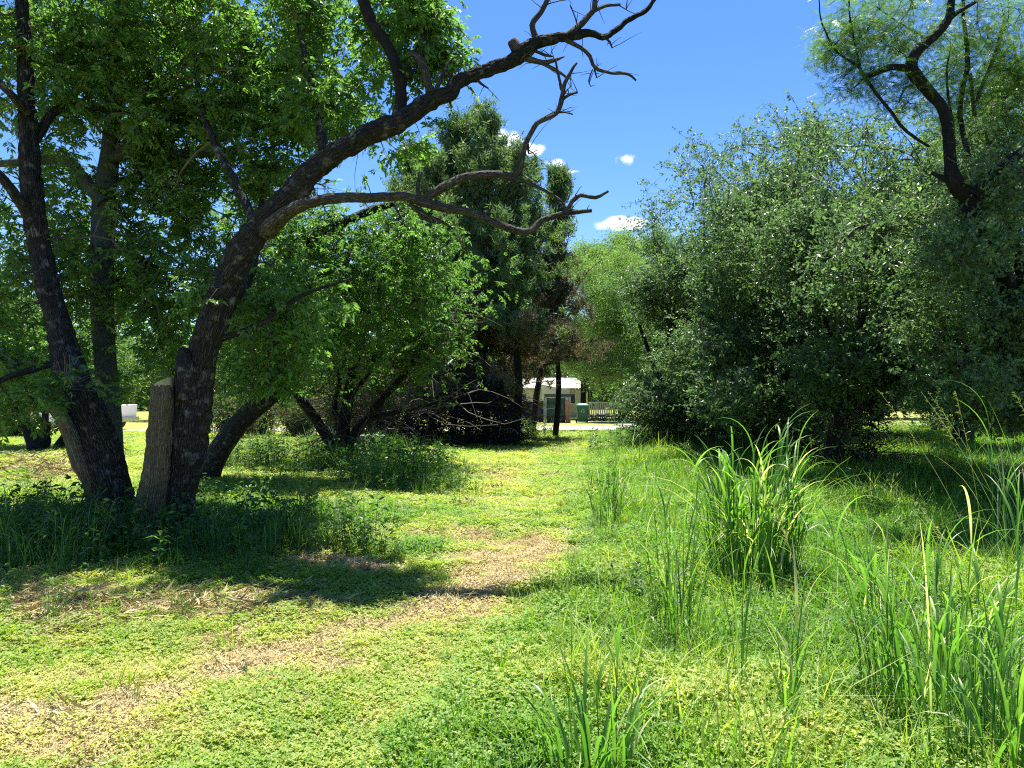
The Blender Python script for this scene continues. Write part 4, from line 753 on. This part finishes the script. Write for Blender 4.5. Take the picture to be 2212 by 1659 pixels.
# vehicles glimpsed behind the trees
def car(name, label, cx_, Y_, L, W_, body_prof, cabin, paint, rot=0):
    t = thing(name, label, name.split('_')[-1], (cx_, Y_, 0)); 
    def extr(prof, y0, y1, nm, mt, par=t):
        n_ = len(prof); v_ = [(cx_ + a, y0, z_) for a, z_ in prof] + [(cx_ + a, y1, z_) for a, z_ in prof]; f_ = []
        for i in range(n_):
            j = (i + 1) % n_; f_ += [(i, j, j + n_), (i, j + n_, i + n_)]
        for i in range(1, n_ - 1): f_ += [(0, i + 1, i), (n_, n_ + i, n_ + i + 1)]
        mb_ = MB(); mb_.add(v_, f_); o_ = mb_.build(nm, mt, par); bv = o_.modifiers.new('b', 'BEVEL'); bv.width = .04; bv.segments = 2; return o_
    extr(body_prof, Y_ - W_ / 2, Y_ + W_ / 2, 'body', paint); extr(cabin, Y_ - W_ / 2 + .12, Y_ + W_ / 2 - .12, 'cabin', paint)
    cx0, cz0 = min(a for a, _ in cabin), min(z_ for _, z_ in cabin); cx1, cz1 = max(a for a, _ in cabin), max(z_ for _, z_ in cabin)
    for a, b_ in ((cx0 + .38, (cx0 + cx1) / 2 - .04), ((cx0 + cx1) / 2 + .04, cx1 - .38)): bb('window', t, glass, cx_ + a, cx_ + b_, Y_ - W_ / 2 + .10, Y_ - W_ / 2 + .119, cz0 + .08, cz1 - .1)
    for a in (-L * .31, L * .31):
        for sy in (-1, 1):
            mb_ = MB(); yy = Y_ + sy * (W_ / 2 - .1); tube(mb_, [(cx_ + a, yy - .13, .34), (cx_ + a, yy + .13, .34)], [.34, .34], 20); wv = mb_.build('wheel', tyre, t)
            mb_ = MB(); tube(mb_, [(cx_ + a, yy - .15 if sy < 0 else yy + .131, .34), (cx_ + a, yy - .131 if sy < 0 else yy + .15, .34)], [.19, .19], 12); rm = mb_.build('rim', chrome, None); rm.parent = wv; rm.location = (0, 0, 0)
    xe = max(a for a, _ in body_prof); bb('bumper', t, chrome, cx_ + xe, cx_ + xe + .1, Y_ - W_ / 2 + .05, Y_ + W_ / 2 - .05, .38, .58); bb('tail_light', t, redw, cx_ + xe, cx_ + xe + .02, Y_ - W_ / 2 + .06, Y_ - W_ / 2 + .2, .72, .95)
    return t
Yw = 33.0; xr = P(272, 900, Yw)[0]
car('white_pickup', 'white pickup parked on the pale road, its tail end showing between the left stems', xr - 3.0, 34.2, 5, 1.85, [(-2.5, .4), (2.4, .4), (2.45, 1.15), (-1.5, 1.15), (-2.4, 1.0), (-2.5, .7)], [(-1.5, 1.16), (.5, 1.16), (.35, 1.72), (-.8, 1.74)], white)
xc = P(680, 900, 40.5)[0]
car('red_car', 'red car mostly hidden behind the twigs of the forked tree', xc, 41.5, 4.5, 1.75, [(-2.2, .35), (2.2, .35), (2.25, .85), (1.2, .98), (-1.3, .98), (-2.2, .8)], [(-1.3, .99), (1.35, .99), (.8, 1.42), (-.6, 1.42)], red)

# ================================================================== undergrowth
def protoobj(name, parts_fn, mat, smooth=False):
    v, f_, t = parts_fn; mb = MB(); mb.add(v, f_, t); return bpy.data.objects.new(name, mb.mesh(name, mat, smooth))
def scatter(name, pos, rot, scl, tint, protos, label, cat):
    me = bpy.data.meshes.new(name); me.vertices.add(len(pos)); me.vertices.foreach_set('co', pos.astype(np.float32).ravel())
    for an, ty, fld, ar in (('rotv', 'FLOAT_VECTOR', 'vector', rot), ('scl', 'FLOAT', 'value', scl), ('itint', 'FLOAT', 'value', tint)):
        a = me.attributes.new(an, ty, 'POINT'); a.data.foreach_set(fld, np.asarray(ar, np.float32).ravel())
    a = me.attributes.new('pick', 'INT', 'POINT'); a.data.foreach_set('value', rng.integers(0, len(protos), len(pos)).astype(np.int32))
    o = link(name, me, kind='stuff', label=label, category=cat)
    ng = bpy.data.node_groups.new(name, 'GeometryNodeTree'); ng.interface.new_socket('Geometry', in_out='INPUT', socket_type='NodeSocketGeometry'); ng.interface.new_socket('Geometry', in_out='OUTPUT', socket_type='NodeSocketGeometry')
    N, Lk = ng.nodes, ng.links; gi = N.new('NodeGroupInput'); go = N.new('NodeGroupOutput'); ip = N.new('GeometryNodeInstanceOnPoints'); jg = N.new('GeometryNodeJoinGeometry')
    for p_ in protos:
        oi = N.new('GeometryNodeObjectInfo'); oi.inputs['Object'].default_value = p_; oi.inputs['As Instance'].default_value = True; Lk.new(oi.outputs['Geometry'], jg.inputs[0])
    def na(nm, ty):
        x = N.new('GeometryNodeInputNamedAttribute'); x.data_type = ty; x.inputs['Name'].default_value = nm; return [s_ for s_ in x.outputs if s_.enabled and s_.name == 'Attribute'][0]
    Lk.new(gi.outputs[0], ip.inputs['Points']); Lk.new(jg.outputs[0], ip.inputs['Instance']); ip.inputs['Pick Instance'].default_value = True
    Lk.new(na('pick', 'INT'), ip.inputs['Instance Index']); Lk.new(na('rotv', 'FLOAT_VECTOR'), ip.inputs['Rotation']); Lk.new(na('scl', 'FLOAT'), ip.inputs['Scale']); Lk.new(ip.outputs[0], go.inputs[0])
    md = o.modifiers.new('scatter', 'NODES'); md.node_group = ng; return o
def bladeV(h_, w_, lean, az_, seg=3, x=0, y=0):
    t = np.linspace(0, 1, seg + 1); r_ = lean * h_ * t ** 1.8; z_ = h_ * t * np.sqrt(np.clip(1 - .35 * (lean * t) ** 2, .2, 1)); ww = w_ * (1 - t ** 1.5) * .5 + .0004
    c_, s_ = math.cos(az_), math.sin(az_); ctr = np.stack([x + r_ * c_, y + r_ * s_, z_], -1); sd_ = np.array([-s_, c_, 0]); v = np.concatenate([ctr - sd_ * ww[:, None], ctr + sd_ * ww[:, None]]); k = np.arange(seg); m_ = seg + 1
    return v, np.concatenate([np.stack([k, k + m_, k + m_ + 1], -1), np.stack([k, k + m_ + 1, k + 1], -1)])
I3 = np.eye(3)
def p_clover(g, n_=56, rad=.10, ht=.04, ll=.0125):
    parts = []
    for _ in range(n_):
        a = g.uniform(0, 6.28); r_ = rad * math.sqrt(g.random()); z_ = ht * g.uniform(.3, 1) * (1 - .3 * r_ / rad); c_ = np.array([r_ * math.cos(a), r_ * math.sin(a), z_]); az_ = g.uniform(0, 6.28); t = g.random()
        for k in range(3): parts.append((leaf2(ll * g.uniform(.8, 1.3), ll * .8, -.1), rotm(az_ + k * 2.094 + g.normal(0, .2), g.uniform(-.45, .55), 0)[0], c_, t))
    return compose(parts)
def p_grass(g, n_=34, rad=.06, ht=.09, w_=.005, lean=.9):
    return compose([(bladeV(ht * g.uniform(.5, 1.3), w_, lean * g.random(), g.uniform(0, 6.28), 3), I3, np.array([g.normal(0, rad * .5), g.normal(0, rad * .5), 0]), g.random()) for _ in range(n_)])
def p_straw(g, n_=64, rad=.12):
    return compose([(leaf2(g.uniform(.03, .13), .0022, g.uniform(-.2, .3)), rotm(g.uniform(0, 6.28), g.uniform(-.12, .18), g.uniform(0, 3))[0], np.array([g.normal(0, rad * .5), g.normal(0, rad * .5), g.uniform(.005, .03)]), g.random()) for _ in range(n_)])
def p_weed(g, ht=.32, n_=22, ll=.055, lw=.024, stems=3):
    parts = []
    for s_ in range(stems):
        h_ = ht * g.uniform(.6, 1.15); az_ = g.uniform(0, 6.28); ln = g.uniform(0, .4); x, y = g.normal(0, .03, 2); parts.append((bladeV(h_, .005, ln, az_, 3, x, y), I3, np.zeros(3), .3))
        for i in range(n_ // stems):
            t = g.uniform(.15, 1); parts.append((leaf2(ll * g.uniform(.6, 1.2), lw * g.uniform(.7, 1.2), g.uniform(0, .3)), rotm(g.uniform(0, 6.28), g.uniform(-.4, .7), g.normal(0, .4))[0], np.array([x + ln * h_ * t ** 1.8 * math.cos(az_), y + ln * h_ * t ** 1.8 * math.sin(az_), h_ * t]), g.random()))
    return compose(parts)
gp = np.random.default_rng(9)
PC = [protoobj('clover_tuft', p_clover(gp), M['cover']) for _ in range(4)]
PL = [protoobj('clover_tuft', p_clover(gp, 64, .08, .08, .0108), M['cover']) for _ in range(4)]
PG = [protoobj('grass_tuft', p_grass(gp), M['cover']) for _ in range(4)]
PS = [protoobj('straw_tuft', p_straw(gp), M['straw']) for _ in range(4)]
PDG = [protoobj('dry_tuft', p_clover(gp, 50, .10, .018, .009), M['straw']) for _ in range(3)] + [protoobj('dry_tuft', p_grass(gp, 26, .07, .035, .004, 1.4), M['straw'])]
PW = [protoobj('weed', p_weed(gp), M['weed']) for _ in range(4)]
PTG = [protoobj('weed_grass', p_grass(gp, 24, .10, .42, .007, .9), M['weed']) for _ in range(4)]
def field(dens0, pw, ymin=2.2, ymax=31, seed=0, margin=1.12):
    """random ground points, thinning with distance"""
    out = []; edges = np.geomspace(ymin, ymax, 14)
    for a, b_ in zip(edges[:-1], edges[1:]):
        ym = (a + b_) / 2; d_ = dens0 * (4 / max(ym, 4)) ** pw; hw_ = 1106 / FD * b_ * margin + .6; n_ = int(d_ * (b_ - a) * 2 * hw_)
        out.append(np.stack([rng.uniform(-hw_, hw_, n_), rng.uniform(a, b_, n_)], -1))
    return np.concatenate(out)
def sc_do(name, pts, prob, size, tint, protos, label, cat, tilt=.15, pws=.5):
    k = rng.random(len(pts)) < prob; p_ = pts[k]; n_ = len(p_)
    pos = np.c_[p_, gz(p_[:, 0], p_[:, 1])]; rot = np.c_[rng.normal(0, tilt, (n_, 2)), rng.uniform(0, 6.28, n_)]
    s_ = size[k] if hasattr(size, '__len__') else np.full(n_, size); s_ = s_ * rng.uniform(.75, 1.3, n_) * (np.maximum(p_[:, 1], 4) / 4) ** pws
    scatter(name, pos, rot, s_, np.clip((tint[k] if hasattr(tint, '__len__') else tint) + rng.normal(0, .10, n_), 0, 1), protos, label, cat)
p_ = field(330, 1.35); lu, dr, st, we, n1, n2 = plan(p_[:, 0], p_[:, 1])
sc_do('ground_cover', p_, np.clip(1 - .95 * dr - .8 * st - .3 * we, .04, 1) * np.where(lu > .5, .5, 1), 1.0,   .67 - .20 * lu + .2 * dr + n1 * .6, PC, 'low yellow-green clover-like plants carpeting the path and lawn', 'ground cover')
p_ = field(240, 1.3); lu, dr, st, we, n1, n2 = plan(p_[:, 0], p_[:, 1])
sc_do('lush_ground_cover', p_, np.clip(lu * 1.1 - .5 * st - .35 * dr, 0, 1), .95 + .5 * lu + n1, .36 + n1 * .9 + .25 * dr, PL, 'thick bright green leafy ground cover right of the path and around the trees', 'ground cover')
p_ = field(150, 1.2); lu, dr, st, we, n1, n2 = plan(p_[:, 0], p_[:, 1])
sc_do('short_grass', p_, np.clip(.25 + .6 * lu - .3 * dr, 0, 1), .6 + .9 * lu, .5 - .15 * lu + n2 * .6, PG, 'short green grass growing through the ground cover', 'grass')
p_ = field(260, 1.2); lu, dr, st, we, n1, n2 = plan(p_[:, 0], p_[:, 1])
sc_do('dry_grass', p_, np.clip(dr * 1.2 + .15, 0, 1), 1.0, .5 + n2 * .5, PDG, 'short dried brown grass in worn patches of the path', 'dry grass')
p_ = field(150, .9, 3, 24); lu, dr, st, we, n1, n2 = plan(p_[:, 0], p_[:, 1])
sc_do('dry_straw', p_, np.clip(st * 1.1 - .1, 0, 1), .9, .45 + n2 * 1.2, PS, 'loose heaps of dry cut straw lying in front of the gnarled tree', 'straw', .12)
p_ = field(60, .75, 3); lu, dr, st, we, n1, n2 = plan(p_[:, 0], p_[:, 1])
nearh = .62 + .38 * np.clip((p_[:, 1] - 4) / 6, 0, 1)
sc_do('leafy_weeds', p_, np.clip(we * .9 - .1, 0, 1), np.clip(.5 + .9 * we, .4, 1.6) * nearh, .5 + n1 * .8, PW, 'knee-high leafy weeds under the trees and beside the path', 'weeds', .15, .22)
PMG = [protoobj('meadow_grass_tuft', p_grass(gp, 20, .12, .30, .006, 1.1), M['cover']) for _ in range(4)]
p_ = field(24, .9, 2.6); lu, dr, st, we, n1, n2 = plan(p_[:, 0], p_[:, 1]); pxm, pym = proj(p_[:, 0], p_[:, 1])
sc_do('meadow_grass', p_, np.clip(lu * 1.2 * (pxm > 1150) * (.35 + 2.5 * n1) + .03, 0, 1), .55 + .5 * lu + n2, .42 + n1 * .9, PMG, 'loose bright green meadow grass standing in the ground cover at right', 'grass', .15, .3)
p_ = field(26, .75, 3); lu, dr, st, we, n1, n2 = plan(p_[:, 0], p_[:, 1]); nearh = .62 + .38 * np.clip((p_[:, 1] - 4) / 6, 0, 1)
sc_do('weedy_grass', p_, np.clip(we * .8 - .1 + .10 * lu, 0, 1), np.clip(.35 + .7 * we, .4, 1.2) * nearh, .6 + n2 * .8, PTG, 'rough uncut grass mixed with the weeds', 'grass', .15, .2)

# ================================================================== tall grass clumps, blade by blade
def bladeobj(par, name, base, h_, w_, az_, lean, tint, seg=9, twist=.6, mat='blade', drop=.0):
    t = np.linspace(0, 1, seg + 1); phi = lean * t ** 1.5 * 1.9; ds = h_ / seg; th = np.clip(phi, 0, 2.5); r_ = np.concatenate([[0], np.cumsum(np.sin((th[1:] + th[:-1]) / 2) * ds)]); z_ = np.concatenate([[0], np.cumsum(np.cos((th[1:] + th[:-1]) / 2) * ds)])
    ww = w_ / 2 * np.clip(np.minimum(.45 + t * 3, 1), 0, 1) * np.clip((1 - t) * 2.2, .03, 1) ** .8; tw = az_ + math.pi / 2 + twist * t; c_ = np.stack([r_ * math.cos(az_), r_ * math.sin(az_), z_], -1) + base
    sd_ = np.stack([np.cos(tw), np.sin(tw), 0 * t], -1); nrm = np.cross(np.gradient(c_, axis=0) / ds, sd_); v = np.concatenate([c_ - sd_ * ww[:, None], c_ + nrm * ww[:, None] * -.35, c_ + sd_ * ww[:, None]]); m_ = seg + 1; k = np.arange(seg); f_ = []
    for o_ in (0, m_): f_ += [np.stack([k + o_, k + o_ + m_, k + o_ + m_ + 1], -1), np.stack([k + o_, k + o_ + m_ + 1, k + o_ + 1], -1)]
    mb = MB(); mb.add(v, np.concatenate(f_), np.tile(np.clip(tint + .2 * t ** 3, 0, 1), 3)); return mb.build(name, M[mat], par, True)
def clump(label, px, py, n_, hpx, spread, seed, wd=.016, stems=.3, group='tall grass clumps', leanm=1.0, heads=0, dry=.06, Yo=None):
    g = np.random.default_rng(seed); b0 = G(px, py); Yc = b0[1]; H = hpx / FD * Yc; wd *= .78; t = thing('tall_grass', label, 'grass', b0, group); sp = spread / FD * Yc
    for i in range(n_):
        a = g.uniform(0, 6.28); r_ = sp * math.sqrt(g.random()); bs = b0 + [r_ * math.cos(a), r_ * math.sin(a) * .8, 0]; bs[2] = gz(bs[0], bs[1]) - .01; out = a + g.normal(0, .7)
        tint = g.uniform(.1, .8) if g.random() > dry else g.uniform(.93, 1)
        if g.random() < stems:
            h_ = H * g.uniform(.45, .95); ln = g.uniform(0, .25) * leanm; tt = np.linspace(0, 1, 6); c_ = np.stack([bs[0] + h_ * ln * tt ** 1.6 * math.cos(out), bs[1] + h_ * ln * tt ** 1.6 * math.sin(out), bs[2] + h_ * tt], -1)
            mb = MB(); tube(mb, c_, np.linspace(wd * .22, wd * .12, 6), 4, tint=min(tint, .7)); mb.build('stem', M['blade'], t, True)
            for k in range(2): bladeobj(t, 'blade', c_[g.integers(2, 6)], H * g.uniform(.35, .6), wd * g.uniform(.7, 1.1), out + g.normal(0, 1.2), g.uniform(.5, 1.2) * leanm, tint, twist=g.normal(0, .6))
        else: bladeobj(t, 'blade', bs, H * g.uniform(.55, 1.22), wd * g.uniform(.6, 1.15), out, (g.uniform(.1, .8) if g.random() < .6 else g.uniform(.8, 1.35)) * leanm, tint, twist=g.normal(0, .6))
    for i in range(heads):
        a = g.uniform(2.6, 4.2); bs = b0 + [g.normal(0, sp), g.normal(0, sp * .5), 0]; L_ = H * 1.25; tt = np.linspace(0, 1, 8); ln = g.uniform(.25, .6); c_ = np.stack([bs[0] + L_ * ln * tt ** 1.5 * math.cos(a), bs[1] + L_ * ln * .3 * tt ** 1.5 * math.sin(a), L_ * tt * .95], -1)
        mb = MB(); tube(mb, c_, np.linspace(.003, .0012, 8), 4, tint=.95)
        for _ in range(26):
            s_ = g.uniform(.72, 1); q0 = np.array([np.interp(s_, tt, c_[:, k]) for k in range(3)]); d = g.normal(0, 1, 3) * .5 + [-.6, 0, .4]; q1 = q0 + d * .07 * (1.15 - s_) * 4 * .5; tube(mb, [q0, (q0 + q1) / 2 + [0, 0, .005], q1], [.0012, .002, .001], 3, tint=.97)
        mb.build('seed_head', M['blade'], t)
    return t
clump('largest clump of tall arching grass standing before the shaded ground right of the path', 1625, 1262, 210, 295, 92, 21, .027, .4, dry=.12)
clump('tall broad-bladed grass clump rising from the bottom edge right of the path', 1290, 1720, 44, 330, 90, 22, .020, .12, leanm=1.1, dry=.1)
clump('narrow upright grass clump left of the largest clump, beside the path', 1462, 1400, 46, 300, 45, 23, .013, .5, leanm=.6)
clump('dense grass clump at the lower right with many upright bright blades', 2020, 1560, 120, 420, 150, 24, .017, .35, leanm=1.0, heads=1, dry=.1)
clump('loose grass clump in the bottom right corner', 2140, 1700, 48, 420, 120, 25, .017, .35)
clump('single tall pair of blades standing between the narrow clump and the largest clump', 1600, 1520, 6, 390, 12, 26, .020, .3, leanm=.45)
clump('few pale folded blades standing alone in the clover at bottom right', 1705, 1600, 10, 330, 22, 27, .019, .3, leanm=.5, dry=.3)
clump('thin dark green weedy grass clump close to the right edge of the path', 1312, 1150, 50, 125, 32, 28, .014, .5, leanm=.6)
clump('grass at the right edge with drooping tan seed heads', 2230, 1240, 34, 330, 90, 29, .016, .4, heads=6, dry=.2)
clump('wispy grass between the largest clump and the right edge', 1900, 1330, 36, 190, 120, 30, .011, .4, dry=.12, heads=1)
clump('low spiky grass clump under the left end of the thicket', 1440, 980, 60, 60, 60, 31, .03, .1)
clump('rough grass against the foot of the gnarled tree on its right', 560, 1200, 60, 95, 150, 32, .010, .2)
clump('rough grass at the left edge in front of the gnarled tree', 90, 1230, 60, 150, 130, 33, .010, .2)
clump('short grass tuft in the clover at bottom centre', 1500, 1620, 14, 150, 60, 34, .010, .2)
clump('thin grass tuft behind the bottom right clumps', 1760, 1420, 16, 170, 60, 35, .010, .3)

# small things: red wildflowers, prickly pear, broad-leaved plant
def flower(px, py, h_, label):
    b0 = G(px, py); t = thing('red_wildflower', label, 'flower', b0, 'red wildflowers'); mb = MB(); top = b0 + [.01, 0, h_]; tube(mb, [b0, (b0 + top) / 2 + [.01, 0, 0], top], [.0025, .002, .0018], 5, tint=.4); mb.build('stem', M['blade'], t)
    me0 = None
    for k in range(9):
        v_, f_ = leaf4(.020, .011, .1); w = v_ @ rotm(k * .698, .25, 0)[0].T + top; mb = MB(); mb.add(w, f_, .2 + .08 * k); mb.build('petal', M['red_petal'], t)
    mb = MB(); tube(mb, [top - [0, 0, .003], top + [0, 0, .008]], [.008, .006], 8, tint=.1); mb.build('flower_head', M['red_petal'], t)
flower(1868, 1300, .30, 'dark red wildflower right of the largest grass clump'); flower(1925, 1310, .27, 'red wildflower standing just right of the darkest one'); flower(1900, 1370, .22, 'orange red wildflower lowest of the group at right')
flower(1835, 1400, .16, 'small red wildflower half hidden in the clover at right'); flower(1325, 1455, .14, 'rusty red flower beside the path near the bottom centre clump')
pp = G(812, 985); cact = thing('prickly_pear', 'small prickly pear with round flat pads beside the forked tree', 'cactus', pp)
def pad(c_, r_, az_, tilt):
    u = np.linspace(0, 2 * math.pi, 14, endpoint=False); ring = np.stack([r_ * .8 * np.cos(u), 0 * u, r_ * np.sin(u)], -1); v_ = np.vstack([ring, ring * .72 + [0, .025, 0], ring * .72 - [0, .025, 0], [[0, .032, 0], [0, -.032, 0]]]); f_ = []
    for i in range(14):
        j = (i + 1) % 14; f_ += [(i, j, j + 14), (i, j + 14, i + 14), (j, i, i + 28), (j, i + 28, j + 28), (i + 14, j + 14, 42), (j + 28, i + 28, 43)]
    v_ = v_ @ rotm(az_, tilt, 0)[0].T + c_; mb = MB(); mb.add(v_, f_); mb.build('pad', M['cactus'], cact, True)
gg = np.random.default_rng(4)
for i in range(9): pad(pp + [(i % 5) * .17 - .35, gg.normal(0, .06), .16 + .24 * (i // 5) + gg.normal(0, .02)], .14 + gg.uniform(-.02, .03), gg.normal(0, .5), gg.normal(0, .25))
bp_ = G(345, 1225); bl_ = thing('broadleaf_plant', 'pale broad-leaved seedling in the shade at the foot of the sawn stem', 'plant', bp_)
mb = MB(); tube(mb, [bp_, bp_ + [.01, 0, .32]], [.006, .004], 6, tint=.4); mb.build('stem', M['blade'], bl_)
for k in range(11):
    v_, f_ = leaf4(.17 * gg.uniform(.7, 1.1), .05, .35); mb = MB(); mb.add(v_ @ rotm(k * 2.4, gg.uniform(-.1, .6), 0)[0].T + bp_ + [0, 0, .12 + .018 * k], f_, .8); mb.build('leaf', M['blade'], bl_)
